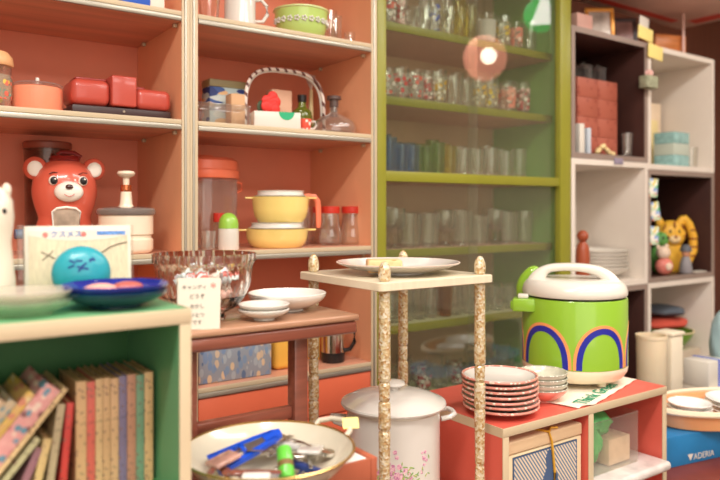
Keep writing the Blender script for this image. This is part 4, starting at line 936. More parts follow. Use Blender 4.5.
MB().lathe([(.0001, 0), (.027, 0), (.0285, .003), (.0275, .058), (.0001, .058)], seg=32).build('shaker_body', pl_white, t)
MB().lathe([(.0001, .0585), (.0265, .0585), (.0265, .070), (.024, .084), (.017, .095), (.008, .100), (.0001, .101)], seg=48, wob=lambda a, i: 1+.01*math.sin(a*20)).build('cap', mat('apple_green', (150, 200, 74), .35, coat=.3), t)
t = thing('salt_shaker', 'small red-capped shaker hidden behind the green-capped one', 'shaker', (xat(219, 1.80), 1.80, H3+.0004))
MB().lathe([(.0001, 0), (.015, 0), (.015, .075), (.0001, .075)], seg=24).build('shaker_body', plastic_clear, t)
MB().lathe([(.0001, .0755), (.016, .0755), (.016, .1), (.0001, .101)], seg=24).build('cap', mat('red_cap', (196, 52, 40), .35), t)
yc = mat('butter_yellow_glass', (250, 224, 136), .15, coat=.6, var=.03)
CX, CY = xat(277, 1.80), 1.80
casserole(CX, CY, H3+.0004, 'lower yellow casserole with white lid on the orange shelf', .092, .054, yc, True, True, rz=math.radians(-22))
casserole(CX+.012, CY, H3+.0735, 'upper yellow casserole with white lid, stacked on the other', .084, .074, yc, True, True, rz=math.radians(-22))
t = thing('ladle', 'salmon plastic scoop hooked beside the upper yellow casserole', 'scoop', (1.078, 1.775, H3+.0004), math.radians(-10))
MB().tube([(-.030, 0, .151), (-.012, -.002, .152), (.008, -.003, .148), (.018, -.004, .135), (.021, -.004, .110), (.022, -.004, .075), (.021, -.004, .055)], [.004, .006, .009, .010, .009, .008, .006], 12, flat=.5, up=(0, 1, 0)).build('handle', mat('salmon_lid', (238, 122, 88), .35), t)
t['label'] = 'salmon plastic scoop handle hooked on the upper yellow casserole'
jar_red = mat('red_screw_lid', (200, 54, 40), .35, var=.05)
def red_jar(u, Y, label, sc=1.0):
    t = thing('jar', label, 'jar', (xat(u, Y), Y, H3+.0004), 0, 'clear ribbed jars with red lids')
    MB().lathe([(.0001, 0), (.028, 0), (.033, .006), (.036, .020), (.036, .035), (.031, .055), (.0275, .080), (.0275, .098), (.0255, .098), (.0255, .080), (.029, .055), (.034, .035), (.034, .02), (.031, .008), (.0001, .006)], seg=64, wob=lambda a, i: 1+.014*math.sin(a*20)).build('jar_body', glass, t)
    MB().lathe([(.0001, .0985), (.0300, .0985), (.0305, .101), (.0305, .118), (.029, .120), (.0001, .1205)], seg=48).build('lid', jar_red, t)
red_jar(330, 1.81, 'red-lidded clear jar, the middle of three on the orange shelf'); red_jar(351, 1.80, 'red-lidded clear jar nearest the green cabinet'); red_jar(322, 1.915, 'red-lidded clear jar standing behind the other two')
for u, Y, r, h, lb in ((302, 1.86, .022, .10, 'clear glass behind the salmon scoop handle'), (308, 1.99, .022, .12, 'tall clear glass behind the row of red-lidded jars')):
    t = thing('tumbler', lb, 'glass', (xat(u, Y), Y, H3+.0004)); MB().lathe(cup(r*.9, r, h), seg=30).build('glass_body', glass, t)

# second cabinet, fourth shelf
t = thing('tissue_box_case', 'blue and tan woven pattern box below the brown table', 'box', (.8145, 1.79, H4+.0004))
weave_m = pattern('blue_tan_weave', (140, 144, 152), [(206, 178, 146), (116, 136, 166), (158, 164, 170), (92, 110, 140), (196, 172, 146), (120, 140, 165)], 75, .5, .7, (1, 1, .55))
MB().box(-.108, .108, -.055, .055, 0, .108, .003).build('box_body', weave_m, t)
MB().box(-.03, .06, -.03, .03, .1085, .119, .004).build('white_flap', pl_white, t)
o = MB().box(-.032, .032, -.03, .03, 0, .115, .016, seg=5).build('tea_bag_tin', mat('mustard', (232, 176, 74), .5)); o.location = (xat(280, 1.79), 1.79, H4+.0004)
tag(o, 'mustard yellow rounded pouch beside the woven pattern box', 'pouch')
t = thing('coffee_percolator', 'silver pot with black base and handle on the lower orange shelf', 'coffee pot', (xat(333, 1.775), 1.775, H4+.0004), math.radians(-40))
MB().lathe([(.0001, 0), (.034, 0), (.036, .004), (.0365, .030), (.0001, .030)], seg=40).build('base', black_pl, t)
MB().lathe([(.0001, .0305), (.0355, .0305), (.0355, .105), (.034, .115), (.0001, .115)], seg=40).build('pot_body', chrome, t)
MB().lathe([(.0001, .1155), (.036, .1155), (.034, .128), (.015, .134), (.0001, .135)], seg=40).build('lid', black_pl, t)
MB().tube([(.034, 0, .110), (.055, 0, .116), (.066, 0, .095), (.066, 0, .060), (.052, 0, .038), (.035, 0, .034)], .0065, 10).build('handle', black_pl, t)
o = MB().box(-.012, .012, -.03, .03, 0, .13, .004).build('yellow_packet', mat('mustard', (232, 176, 74), .5)); o.location = (xat(312, 1.84), 1.84, H4+.0004)
tag(o, 'slim yellow packet standing beside the silver pot', 'packet')
t = thing('red_tin', 'plain red-brown canister at the end of the lower orange shelf', 'canister', (1.190, 1.92, H4+.0004))
MB().lathe([(.0001, 0), (.04, 0), (.041, .003), (.041, .12), (.0001, .12)], seg=40).build('canister_body', mat('red_tin_paint', (206, 92, 64), .3), t)
MB().lathe([(.0001, .1205), (.042, .1205), (.042, .135), (.0001, .136)], seg=40).build('lid', mat('red_tin_paint', (206, 92, 64), .3), t)

# ------------------------------------------------------------------ glassware in the green cabinet
ORD = ['top', 'second', 'third', 'fourth', 'fifth', 'lowest']
protos = {}
rng = random.Random(11)
PR = {
 'red': ('red flower printed', pattern('glass_print_red', (236, 228, 220), [(214, 60, 60), (230, 100, 80), (240, 230, 220)], 55, .42, .3, alpha_base=True)),
 'yel': ('yellow printed', pattern('glass_print_yellow', (236, 228, 200), [(236, 206, 70), (226, 180, 60), (240, 234, 214)], 60, .42, .3, alpha_base=True)),
 'blu': ('blue printed', pattern('glass_print_blue', (230, 230, 230), [(60, 90, 190), (90, 130, 210), (236, 234, 230)], 55, .45, .3, alpha_base=True)),
 'pnk': ('salmon printed', pattern('glass_print_salmon', (240, 190, 170), [(238, 140, 120), (240, 170, 150), (246, 220, 206)], 60, .6, .3, alpha_base=True)),
 'mix': ('red and white patterned', pattern('glass_print_mixed', (240, 226, 210), [(190, 80, 80), (246, 240, 230), (150, 110, 90), (240, 200, 190)], 80, .6, .3, alpha_base=True)),
 'frost': ('frosted white', mat('frost_print', (236, 230, 220), .6, alpha=.6)),
}
def glassware(kind, h, r):
    key = (kind, round(h, 3), round(r, 3))
    root = bpy.data.objects.new('tumbler', None); C.objects.link(root)
    gm = {'tblue': glass_blue, 'tgreen': glass_green, 'tyel': glass_yel, 'tamber': glass_amber}.get(kind, glass)
    if kind == 'goblet':
        root.name = 'goblet'
        MB().lathe([(.0001, 0), (r*.75, 0), (r*.77, .002), (.008, .006), (.0045, .014), (.0045, h*.30), (.010, h*.36), (r*.85, h*.52), (r, h*.75), (r*.93, h), (r*.90, h), (r*.96, h*.75), (r*.82, h*.54), (.0001, h*.38)], seg=26).build('glass_body', gm, root)
    elif kind == 'mugg':
        root.name = 'glass_mug'
        MB().lathe(cup(r, r, h, .004, .008), seg=26).build('glass_body', gm, root)
        MB().tube([(r-.002, 0, h*.82), (r+.018, 0, h*.80), (r+.024, 0, h*.5), (r+.016, 0, h*.2), (r-.002, 0, h*.18)], .004, 8).build('handle', gm, root)
    elif kind == 'facet':
        MB().lathe(cup(r*.8, r, h, .004, .012), seg=40, wob=lambda a, i: 1+.03*abs(math.sin(a*5)) if i < 4 else 1).build('glass_body', glass_thick, root, ang=20)
    else:
        MB().lathe(cup(r*.86, r, h, .0022, .007), seg=28).build('glass_body', gm, root)
        if kind in PR:
            MB().lathe([((r*.88)+.0008, h*.15), (r*.93+.0012, h*.45), (r*.975+.0010, h*.80)], seg=28).build('print', PR[kind][1], root)
    return root
for si, row in enumerate((
    [(388, 'red', .13, .030), (402, 'mix', .12, .028), (413, 'facet', .085, .026), (424, 'clear', .12, .027), (434, 'blu', .135, .028), (447, 'clear', .15, .026), (458, 'tyel', .15, .027), (470, 'tyel', .14, .027), (487, 'frost', .12, .038), (503, 'yel', .125, .029), (515, 'pnk', .11, .027), (530, 'clear', .13, .027)],
    [(389, 'red', .105, .030), (402, 'red', .115, .029), (415, 'red', .110, .029), (428, 'mix', .115, .028), (440, 'yel', .125, .032), (454, 'clear', .12, .030), (467, 'clear', .11, .028), (478, 'yel', .12, .029), (492, 'yel', .125, .028), (507, 'pnk', .12, .032), (522, 'mix', .125, .028), (535, 'mix', .130, .028)],
    [(389, 'tblue', .12, .028), (401, 'tblue', .10, .029), (413, 'tblue', .10, .030), (426, 'tgreen', .10, .028), (437, 'tgreen', .115, .030), (449, 'tyel', .105, .026), (463, 'facet', .10, .033), (478, 'clear', .10, .030), (491, 'facet', .11, .030), (505, 'mugg', .10, .028), (520, 'clear', .115, .030), (535, 'clear', .12, .030)],
    [(394, 'goblet', .135, .037), (411, 'clear', .115, .038), (430, 'facet', .115, .036), (447, 'goblet', .125, .036), (462, 'facet', .125, .040), (480, 'clear', .105, .032), (495, 'goblet', .13, .034), (509, 'facet', .12, .034), (524, 'clear', .125, .034), (538, 'goblet', .14, .034)],
    [(392, 'facet', .09, .030), (407, 'facet', .10, .030), (420, 'clear', .105, .030), (432, 'facet', .10, .032), (445, 'tamber', .11, .026), (456, 'clear', .105, .030), (469, 'facet', .10, .030), (483, 'clear', .09, .028), (497, 'facet', .085, .032), (512, 'clear', .08, .030), (527, 'goblet', .11, .028)],
    [(394, 'facet', .07, .030), (408, 'goblet', .10, .030), (424, 'mix', .07, .030), (440, 'facet', .08, .034), (458, 'mix', .06, .034), (476, 'facet', .08, .030), (492, 'goblet', .10, .030), (508, 'clear', .08, .030)])):
    for back in (0, 1):
        Y0 = 1.835 if not back else 1.945; cnt = {}
        xs_ = [xat(e[0]-(5 if back else 0), Y0) for e in row]
        for n_, (u, k, h, r) in enumerate(row):
            gap = min([abs(xs_[n_]-xs_[m_]) for m_ in (n_-1, n_+1) if 0 <= m_ < len(row)]); r = min(r, gap*.5-.0006, gap-min([row[m_][3]*.5+gap*.25 for m_ in (n_-1, n_+1) if 0 <= m_ < len(row)]))
            if back: u -= 5; k = {'red': 'clear', 'yel': 'clear', 'blu': 'clear', 'facet': 'clear'}.get(k, k); h *= (1.04 if si != 2 else 1.2); r *= .95
            X = xat(u, Y0)
            if not (GX0+.022+r < X < GX1-.022-r): continue
            o = glassware(k, h, r)
            Yj = Y0+rng.uniform(-.006, .006); o.location = (X, Yj, GZ[si]+.0004); o.rotation_euler.z = rng.uniform(0, 6)
            desc = {'clear': 'plain clear', 'facet': 'faceted thick clear', 'goblet': 'stemmed clear', 'mugg': 'handled clear', 'tblue': 'blue tinted', 'tgreen': 'green tinted', 'tyel': 'yellow tinted', 'tamber': 'amber tinted'}.get(k) or PR[k][0]
            shape = 'goblet' if k == 'goblet' else ('glass mug' if k == 'mugg' else 'tumbler')
            NTH = ['nearest', 'second', 'third', 'fourth', 'fifth', 'sixth', 'seventh', 'eighth', 'ninth', 'tenth', 'eleventh', 'twelfth']
            cnt['n'] = cnt.get('n', -1)+1
            tag(o, '%s %s, %s row of %s glass shelf, %s from orange cabinet' % (desc, shape, 'back' if back else 'front', ORD[si], NTH[cnt['n']]) if cnt['n'] else '%s %s, %s row of %s glass shelf, nearest the orange cabinet' % (desc, shape, 'back' if back else 'front', ORD[si]), 'glass', '%s %ss, %s row, %s glassware shelf' % (desc, shape, 'back' if back else 'front', ORD[si]))
            protos.setdefault(k, o)

# ------------------------------------------------------------------ things in the cube shelves
terra = pattern('terracotta_box_print', (176, 96, 76), [(176, 96, 76), (220, 180, 160), (176, 96, 76), (156, 76, 60)], 34, .3, .5)
FZ = 1.302+.0225
for c in range(2):
    for r_ in range(4):
        o = MB().box(-.067, .067, -.07, .07, 0, .0795, .002).build('tea_box', terra); o.location = (2.412+c*.136, 1.85, FZ+r_*.0802)
        tag(o, 'terracotta patterned box, %s, %s column in dark cube' % (['lowest', 'second from bottom', 'third from bottom', 'topmost'][r_], ['green cabinet side', 'far side'][c]), 'box', 'terracotta boxes in the dark cube')
for i, u in enumerate((583, 597)):
    t = thing('glass_box', ['small clear box on the terracotta boxes, nearer the green cabinet', 'small clear box with knob on the terracotta boxes, far side'][i], 'box', (xat(u, 1.84), 1.84, FZ+.3215))
    MB().box(-.026, .026, -.026, .026, 0, .058, .002).build('box_body', plastic_clear, t)
    MB().box(-.028, .028, -.028, .028, .0585, .066, .002).ell((0, 0, .074), (.008, .008, .008), 12, 8).build('lid', plastic_clear, t)
o = MB().box(-.016, .016, -.02, .02, 0, .118, .002).build('white_box', pl_white); o.location = (xat(579, 1.735), 1.74, FZ+.0004); tag(o, 'narrow white box standing before the terracotta boxes', 'box')
o = MB().box(-.011, .011, -.012, .012, 0, .105, .002).build('spray_bottle', mat('pale_blue_white', (200, 210, 220), .3)); o.location = (xat(588, 1.735), 1.74, FZ+.0004); tag(o, 'slim pale blue container before the terracotta boxes', 'container')
m = MB()
for k in range(9): m.ell((-.05+.0125*k, .004*math.sin(k*2), .010+.030*math.exp(-((k-3)/2.2)**2)), (.013, .011, .010), 14, 8)
o = m.build('shell_ornament', mat('ivory_gold', (232, 206, 150), .4, var=.2, scale=60)); o.location = (xat(606, 1.745), 1.75, FZ+.0004); tag(o, 'ivory knobbly ornament before the terracotta boxes', 'ornament')
t = thing('tumbler', 'clear glass beside the ivory ornament in the dark cube', 'glass', (xat(627, 1.76), 1.76, FZ+.0004)); MB().lathe(cup(.020, .024, .105, .003, .01), seg=30).build('glass_body', glass_thick, t)
o = MB().box(-.03, .03, -.001, .001, -.012, .012, .0005).build('price_tag', mat('grey_violet_tag', (150, 140, 160), .6)); o.location = (xat(619, 1.695), 1.6965, 1.300); tag(o, 'grey violet tag on the edge below the dark cube', 'tag')
# middle cube
FZ = .785+.0225
t = thing('wooden_doll', 'red-brown wooden doll standing beside the stack of pale bowls', 'doll', (2.335, 1.748, FZ+.0004))
MB().lathe([(.0001, 0), (.024, 0), (.028, .006), (.028, .10), (.026, .135), (.022, .15), (.012, .165), (.0001, .168)], seg=28).build('body', mat('doll_wood', (170, 84, 54), .35, var=.1), t)
MB().ell((0, 0, .187), (.023, .023, .024), 24, 14).build('head', mat('doll_wood', (170, 84, 54), .35), t)
for i in range(6):
    t = thing('bowl', 'wide pale bowl, %s of six in the white cube' % ['lowest', 'second from bottom', 'third from bottom', 'third from top', 'second from top', 'topmost'][i], 'bowl', (2.560, 1.842, FZ+.0004+i*.0145), 0, 'wide pale bowls in the white cube')
    MB().lathe(bowl(.130, .050, .42, .004, .6), seg=56).build('bowl_body', mat('pale_grey_ceramic', (226, 220, 208), .25, coat=.3), t)
# far top cube
FZ = 1.276+.0225
teal_silver = mat('teal_silver_card', (160, 206, 206), .25, .35, var=.25, scale=30)
for i in range(3):
    o = MB().box(-.064, .064, -.05, .05, 0, .052, .002).build('gift_box', teal_silver if i != 1 else mat('grey_green_card', (190, 200, 186), .4)); o.location = (3.025, 1.775, FZ+.0004+i*.0524)
    tag(o, ['silver blue box, lowest of three in the far white cube', 'grey-green box between two silver blue ones', 'silver blue box, topmost of three in the far white cube'][i], 'box', 'small boxes in the far white cube')
t = thing('tumbler', 'clear glass beside the silver blue boxes', 'glass', (3.150, 1.755, FZ+.0004)); MB().lathe(cup(.030, .034, .095, .003), seg=30).build('glass_body', glass_thick, t)
o = MB().box(-.045, .045, -.04, .04, 0, .33, .003).build('tall_box', mat('cream_pink_card', (240, 216, 186), .5, var=.12, scale=9)); o.location = (3.175, 1.985, FZ+.0004); tag(o, 'tall cream box standing in the far white cube', 'box')
o = MB().box(-.036, .036, -.03, .03, 0, .235, .003).build('tall_box', mat('cream_yellow_card', (242, 222, 160), .5, var=.12, scale=9)); o.location = (3.085, 1.93, FZ+.0004); tag(o, 'pale yellow box before the tall cream box', 'box')
# tiger cube
FZ = .786+.0225
def tiger():
    t = thing('tiger_figure', 'yellow striped tiger figure in the far dark cube', 'figure', (3.110, 1.835, FZ+.0004), math.radians(-34)); t.scale = (.96, .96, 1.1)
    y_ = mat('tiger_yellow', (240, 184, 60), .45, var=.04); st = mat('tiger_stripe', (150, 70, 30), .5); pale = mat('tiger_pale', (246, 214, 160), .5)
    MB().lathe([(.0001, 0), (.060, 0), (.068, .01), (.066, .07), (.054, .115), (.0001, .13)], seg=36, sy=.75).build('body', y_, t)
    MB().ell((0, -.012, .160), (.072, .050, .060), 32, 18).build('head', y_, t)
    for s in (-1, 1):
        MB().ell((s*.052, -.005, .210), (.020, .013, .022), 18, 10).build('ear', y_, t)
        MB().ell((s*.022, -.056, .172), (.006, .005, .009), 12, 8).build('eye', black_pl, t)
        MB().tube([(s*.040, -.045, .205), (s*.045, -.047, .190), (s*.056, -.042, .180)], .0035, 8).tube([(s*.066, -.025, .165), (s*.060, -.040, .155), (s*.048, -.048, .150)], .0035, 8).build('stripe', st, t)
    MB().ell((0, -.052, .140), (.030, .018, .020), 20, 12).build('muzzle', pale, t)
    MB().ell((0, -.068, .150), (.009, .006, .006), 12, 8).build('nose', st, t)
    MB().tube([(0, -.052, .215), (0, -.060, .195), (0, -.060, .188)], .004, 8).build('stripe', st, t)
    pts = [(.055, .01, .02), (.095, .0, .045), (.118, 0, .09), (.118, 0, .15), (.098, 0, .20), (.075, 0, .225), (.052, 0, .222)]
    MB().tube(pts, [.018, .020, .021, .021, .021, .020, .016], 14, up=(0, 1, 0)).build('tail', y_, t)
    for (x, yy, z) in ((.108, 0, .066), (.119, 0, .105), (.118, 0, .14), (.109, 0, .178)):
        MB().lathe([(.0215, -.004), (.0226, 0), (.0215, .004)], seg=18, T=Matrix.Translation((x, yy, z))).build('tail_stripe', st, t)
tiger()
t = thing('grey_figure', 'grey capped small figure before the yellow tiger', 'figure', (3.075, 1.735, FZ+.0004))
MB().lathe([(.0001, 0), (.026, 0), (.030, .01), (.024, .05), (.016, .075), (.0001, .08)], seg=24).build('body', mat('grey_robe', (150, 146, 150), .5), t)
MB().ell((0, 0, .092), (.019, .019, .02), 20, 12).build('head', mat('figure_skin', (224, 160, 126), .5), t)
MB().lathe([(.027, .100), (.026, .104), (.024, .118), (.014, .130), (.0001, .133)], seg=24).build('cap', mat('grey_cap', (96, 98, 104), .5), t)
t = thing('green_dragon', 'green figure with orange belly beside the yellow tiger', 'figure', (2.955, 1.80, FZ+.0004), -.3)
gn = mat('toy_green', (104, 170, 84), .4)
MB().ell((0, 0, .065), (.045, .035, .065), 24, 14).ell((.005, -.01, .155), (.036, .034, .036), 24, 14).ell((-.032, -.02, .185), (.012, .010, .02), 12, 8).build('body', gn, t)
MB().ell((.006, -.028, .065), (.028, .014, .045), 20, 12).build('belly', mat('toy_orange', (232, 140, 70), .4), t)
MB().ell((.02, -.042, .165), (.006, .004, .007), 10, 6).ell((-.008, -.044, .165), (.006, .004, .007), 10, 6).build('eyes', black_pl, t)
t = thing('pink_figure', 'pink and cream round figure at the front of tiger cube', 'figure', (2.900, 1.737, FZ+.0004), -.3)
MB().ell((0, 0, .040), (.042, .032, .040), 24, 14).build('body', mat('toy_pink', (226, 130, 116), .4), t)
MB().ell((-.008, -.004, .100), (.032, .028, .030), 24, 14).ell((-.032, 0, .125), (.010, .006, .012), 12, 8).ell((.014, 0, .128), (.010, .006, .012), 12, 8).build('head', mat('toy_cream', (240, 214, 190), .4), t)
MB().ell((0, -.031, .04), (.018, .006, .018), 16, 8).build('belly', mat('toy_cream', (240, 214, 190), .4), t)
o = MB().box(-.045, .045, -.02, .02, 0, .006, .002).build('flat_card', pl_white); o.location = (3.04, 1.80, FZ+.0004); o = tag(o, 'flat white card lying beside the grey capped figure', 'card')
o.location = (3.165, 1.727, FZ+.0004)
iri = pattern('iridescent_print', (210, 226, 196), [(120, 200, 150), (240, 220, 130), (150, 180, 230), (250, 246, 236), (230, 150, 120)], 60, .6, .2)
for i, (u, zz, rr) in enumerate(((653, 1.195, 4), (655, 1.095, -10), (654, .99, 2))):
    o = MB().box(-.022, .022, -.001, .001, -.040, .040, .0005).build('hanging_card', iri); o.location = (xat(u, 1.693), 1.693, zz); o.rotation_euler = (0, math.radians(rr), math.radians(-25))
    tag(o, 'shiny coloured card, %s of three hanging beside the tiger cube' % ['highest', 'middle', 'lowest'][i], 'card', 'shiny cards hanging beside the tiger cube')
# lowest far cube
FZ = .30+.0225
t = thing('basin', 'green and cream stacked basin in the low white cube', 'basin', (3.075, 1.86, FZ+.1205))
MB().lathe(bowl(.145, .085, .6, .004, .7), seg=56).build('basin_body', mat('leaf_green_plastic', (132, 186, 70), .4), t)
MB().lathe([(.146, .084), (.150, .087), (.148, .091), (.141, .090)], seg=56).build('rim', mat('cream_yellow_plastic', (232, 216, 170), .4), t)
o = MB().box(-.16, .16, -.12, .12, 0, .12, .006).build('storage_box', mat('beige_box', (206, 190, 168), .6)); o.location = (3.075, 1.87, FZ+.0004); tag(o, 'beige box under the green basin in the low cube', 'box')
def cloth_stack(name, z, col, label, w=.14, h=.028):
    vs = MB(); vs.ell((0, 0, h), (w, .11, h), 30, 12, fn=lambda a, i: 1+.05*math.sin(a*5+i*.6)); o = vs.build(name, mat(name+'_cloth_%d' % col[0], col, .85, var=.12)); o.location = (3.070, 1.855, z); tag(o, label, 'cloth'); return o
cloth_stack('folded_cloth', FZ+.214, (206, 84, 66), 'folded red cloth piled on the green basin', .145, .030)
cloth_stack('folded_cloth', FZ+.276, (92, 100, 110), 'folded dark grey cloth on top of the red one', .10, .026)
far_bag = o = MB().ell((0, 0, .12), (.055, .06, .12), 30, 16, fn=lambda a, i: 1+.05*math.sin(a*7+i)).build('plastic_bag', mat('pale_blue_film', (176, 206, 210), .4, var=.15)); o.location = (2.775, 1.40, .431); o.scale = (1, 1, 1.15); 
# ------------------------------------------------------------------ right foreground beyond the red cabinet
tb = thing('side_table', 'dark red wooden table under the blue box at the end', 'table', (0, 0, 0))
MB().box(1.745, 2.90, .98, 1.62, .320, .345, .004).build('tabletop', mat('dark_red_wood', (112, 52, 44), .35, var=.15, scale=10), tb)
for x in (1.76, 2.85):
    for y in (.995, 1.58): MB().box(x, x+.035, y, y+.035, 0, .3195, .002).build('leg', mat('dark_red_wood', (112, 52, 44), .35), tb)
def blue_box():
    t = thing('product_box', 'blue cardboard box with white lettering under the peach tub', 'box', (1.770, 1.145, .3454), math.radians(-10))
    MB().box(0, .75, 0, .26, 0, .090, .002).build('box_body', mat('blue_card', (38, 122, 178), .4, var=.12, scale=10), t)
    text('lettering', '\u25BCADERIA', .026, Matrix.Translation((.265, -.0008, .018)) @ FRONT, pl_white, t)
blue_box()
TUBZ = .4362; TX, TY = 2.190, 1.130
t = thing('wash_tub', 'peach oval tub with cream rim holding white plates', 'tub', (TX, TY, TUBZ), math.radians(-18))
MB().lathe([(.0001, .0), (.155, 0), (.165, .004), (.182, .052), (.176, .052), (.160, .010), (.0001, .007)], seg=64, sx=1.3, sy=.72).build('tub_body', mat('peach_plastic', (242, 176, 122), .35, sss=.1), t)
MB().lathe([(.178, .0525), (.192, .049), (.195, .054), (.192, .063), (.182, .065), (.176, .058)], seg=64, sx=1.28, sy=.73).build('rim', mat('cream_rim_plastic', (244, 226, 196), .35), t)
blue_plate = pattern('blue_sprig_ceramic', (246, 244, 240), [(60, 90, 170), (246, 244, 240), (246, 244, 240), (246, 244, 240)], 26, .22, .15, coat=.5)
for i in range(6):
    big = i % 2 == 0; r = (.105 if big else .068)-.002*(i//2); dx, dy = ((.085, -.005) if big else (-.100, .010)); a_ = math.radians(-18)
    t = thing('plate', ('large blue-sprigged white plate, %s of three in the peach tub' if big else 'small blue-sprigged white dish, %s of three in the peach tub') % ['lowest', 'middle', 'topmost'][i//2], 'plate', (TX+dx*math.cos(a_)-dy*math.sin(a_), TY+dx*math.sin(a_)+dy*math.cos(a_), TUBZ+.0085+.0135*(i//2)), i, 'blue-sprigged plates in the peach tub')
    MB().lathe(plate(r, .024, .004), seg=48).build('plate_body', blue_plate, t)
t = thing('pail', 'tall cream plastic pail standing behind the red cabinet', 'pail', (2.330, 1.445, .3454)); t.scale = (1, 1, 1.13)
MB().lathe([(.0001, 0), (.046, 0), (.048, .004), (.053, .252), (.055, .254), (.055, .264), (.050, .264), (.045, .006), (.0001, .006)], seg=44).build('pail_body', mat('cream_pail_plastic', (234, 214, 180), .45, sss=.1), t)
o = MB().box(-.040, .040, -.035, .035, 0, .25, .006).build('container', mat('ivory_plastic', (240, 226, 200), .45)); o.scale = (1, 1, 1.13); o.location = (2.470, 1.460, .3454); tag(o, 'ivory upright container right beside the cream pail', 'container')
MB().box(-.045, .045, -.040, .040, .2505, .262, .004).build('lid', mat('ivory_plastic', (240, 226, 200), .45), o)
o = MB().box(-.15, .14, -.09, .09, 0, .085, .006).build('flat_box', mat('pale_beige_card', (226, 214, 196), .6)); o.location = (2.70, 1.40, .3454); tag(o, 'pale beige box carrying the white packet', 'box')
o = MB().box(-.06, .06, -.05, .05, 0, .10, .004).build('packet', pl_white)
tag(o, 'white packet with blue stripe on the far side of the pail', 'packet'); o.location = (2.61, 1.40, .4308)
MB().box(.010, .022, -.0515, .0515, -.0015, .1015, .001).build('stripe', cob, o)
tag(far_bag, 'pale blue plastic bag at the far end of the low cubes', 'bag')

# ------------------------------------------------------------------ on top of the cube shelves
TOP = 1.8155
def frame(u, w, h, fm, im, label, Y=1.86, rz=-35, d=.018, lean=-8):
    t = thing('photo_frame', label, 'frame', (xat(u, Y), Y, TOP+.001), math.radians(rz))
    M = Matrix.Rotation(math.radians(lean), 4, 'X'); b = .016
    MB().box(-w, w, 0, d, 0, b, .002, T=M).box(-w, w, 0, d, h-b, h, .002, T=M).box(-w, -w+b, 0, d, b, h-b, .002, T=M).box(w-b, w, 0, d, b, h-b, .002, T=M).build('frame', fm, t)
    MB().box(-w+b, w-b, d*.4, d*.6, b, h-b, T=M).build('picture', im, t)
gold_f = mat('gold_wood', (206, 140, 60), .3, .3); dk = mat('dark_frame', (60, 40, 38), .35)
frame(601, .062, .150, gold_f, mat('glossy_photo', (200, 190, 180), .08, .4, var=.4, scale=14), 'gold framed shiny picture on top of the cube shelves', 1.80)
frame(626, .055, .150, dk, mat('mauve_photo', (150, 110, 104), .15, var=.3, scale=14), 'dark framed mauve picture beside the gold one', 1.83)
o = MB().box(-.05, .05, -.03, .03, 0, .085, .003).build('pink_box', mat('dusty_pink_card', (206, 160, 146), .5, var=.15)); o.location = (xat(579, 1.80), 1.80, TOP+.001); tag(o, 'dusty pink box on cube shelves beside the gold frame', 'box')
t = thing('round_basket', 'dark round basket on top of the cube shelves', 'basket', (2.845, 1.94, TOP+.001))
MB().lathe(bowl(.085, .12, .6, .006, .6), seg=40).build('basket_body', mat('dark_wicker', (92, 70, 46), .7, var=.3, scale=60, bump=.6), t)
o = MB().box(-.085, .085, -.06, .06, 0, .105, .006).build('wooden_box', mat('amber_wood', (196, 120, 66), .3, var=.2, scale=9, stretch=(1, 1, 6))); o.location = (3.075, 1.85, TOP+.001); o.rotation_euler.z = math.radians(-20); tag(o, 'amber wooden box on top of the far white cube', 'box')
def price(u, Y, zz, w, h, m_, label, rz=-35, ry=6):
    o = MB().box(-w, w, -.001, .001, -h, h, .0005).build('price_tag', m_); o.location = (xat(u, Y), Y, zz); o.rotation_euler = (0, math.radians(ry), math.radians(rz)); tag(o, label, 'tag')
    return o
price(655.5, 1.690, 1.780, .055, .030, yellow_tag, 'yellow paper tag on the edge between the top cubes', 0)
price(645.5, 1.695, 1.850, .054, .027, yellow_tag, 'yellow paper tag standing above the dark top cube', 0)
price(644, 1.712, 1.903, .034, .025, pl_white, 'white paper tag above the upper yellow tag', 0)
t = thing('wall_clip', 'grey-green clip basket with pink flower below the yellow tags', 'clip', (xat(649, 1.675), 1.675, 1.640))
MB().box(-.040, .040, -.018, .022, -.026, .026, .004, seg=3).build('clip_body', mat('grey_green_wicker', (160, 164, 136), .7, var=.3, scale=90, bump=.5), t)
MB().ell((0, 0, .038), (.020, .014, .016), 18, 10, fn=lambda a, i: 1+.15*math.sin(5*a)).build('pink_flower', mat('pale_pink_petal', (232, 184, 176), .6), t)
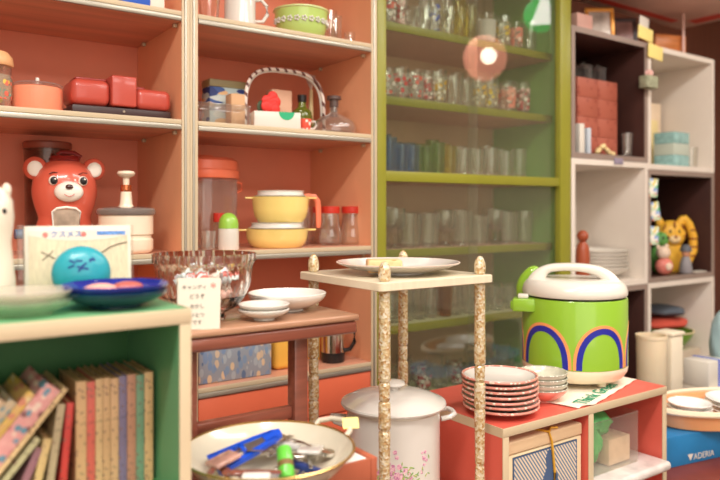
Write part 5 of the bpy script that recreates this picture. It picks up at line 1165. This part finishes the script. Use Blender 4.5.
# overhead display board with a red stripe, on a slim rod
t = thing('overhead_shelf', 'pale overhead board with red stripes above the cube shelves', 'shelf')
OZ = 2.02
MB().box(2.21, 3.36, 1.55, 1.93, OZ, OZ+.02, .002).build('board', mat('pale_pink_board', (222, 184, 170), .4, var=.12, scale=3), t)
m = MB()
for y in (1.84, ): m.box(2.25, 3.20, y, y+.04, OZ-.001, OZ+.0)
m.box(3.24, 3.32, 1.57, 1.82, OZ-.001, OZ)
m.build('red_stripe', mat('red_print', (206, 66, 54), .5), t)
MB().lathe([(.0001, TOP), (.006, TOP), (.006, OZ-.0015), (.0001, OZ-.0015)], (3.10, 1.76, 0), 12).build('support_rod', mat('pale_rod', (226, 190, 180), .3), t)
MB().lathe([(.0001, OZ+.021), (.006, OZ+.021), (.006, 2.5995), (.0001, 2.5995)], (3.10, 1.76, 0), 12).build('hanging_rod', mat('pale_rod', (226, 190, 180), .3), t)
# ------------------------------------------------------------------ pendant lamps of the shop (mirrored in the glass doors)
def pendant(loc, r, col, strength, label, name='pendant_lamp'):
    t = thing(name, label, 'lamp', loc)
    MB().ell((0, 0, 0), (r, r, r), 32, 18).build('lamp_shade', mat('shade_'+label.split()[0], col, .5, emit=strength), t)
    MB().tube([(0, 0, r), (0, 0, 2.599-loc[2])], .004, 8).build('cord', black_pl, t)
    return t
pendant((2.537, .955, 1.87), .115, (246, 156, 130), 3.0, 'salmon globe pendant lamp hanging across from the glass cabinet')
MB().ell((0, 0, 0), (.042, .042, .042), 20, 12).build('bulb', mat('bulb_glow', (255, 240, 220), .5, emit=12), bpy.data.objects['pendant_lamp']).location = (-.052, .080, -.01)
t = thing('pendant_lamp', 'green and white pendant lamp hanging across from the glass cabinet', 'lamp', (3.17, .787, 2.23))
MB().ell((0, 0, 0), (.098, .098, .098), 32, 18).build('lamp_shade', mat('shade_green', (40, 190, 90), .5, emit=2.2), t)
MB().prism([(-.052, -.072), (.068, -.072), (.040, .085), (.008, .085)], .060, .102).build('lamp_panel', mat('white_glow', (255, 250, 244), .5, emit=5), t).rotation_euler = (0, 0, math.radians(50))
MB().tube([(0, 0, .098), (0, 0, .368)], .004, 8).build('cord', black_pl, t)
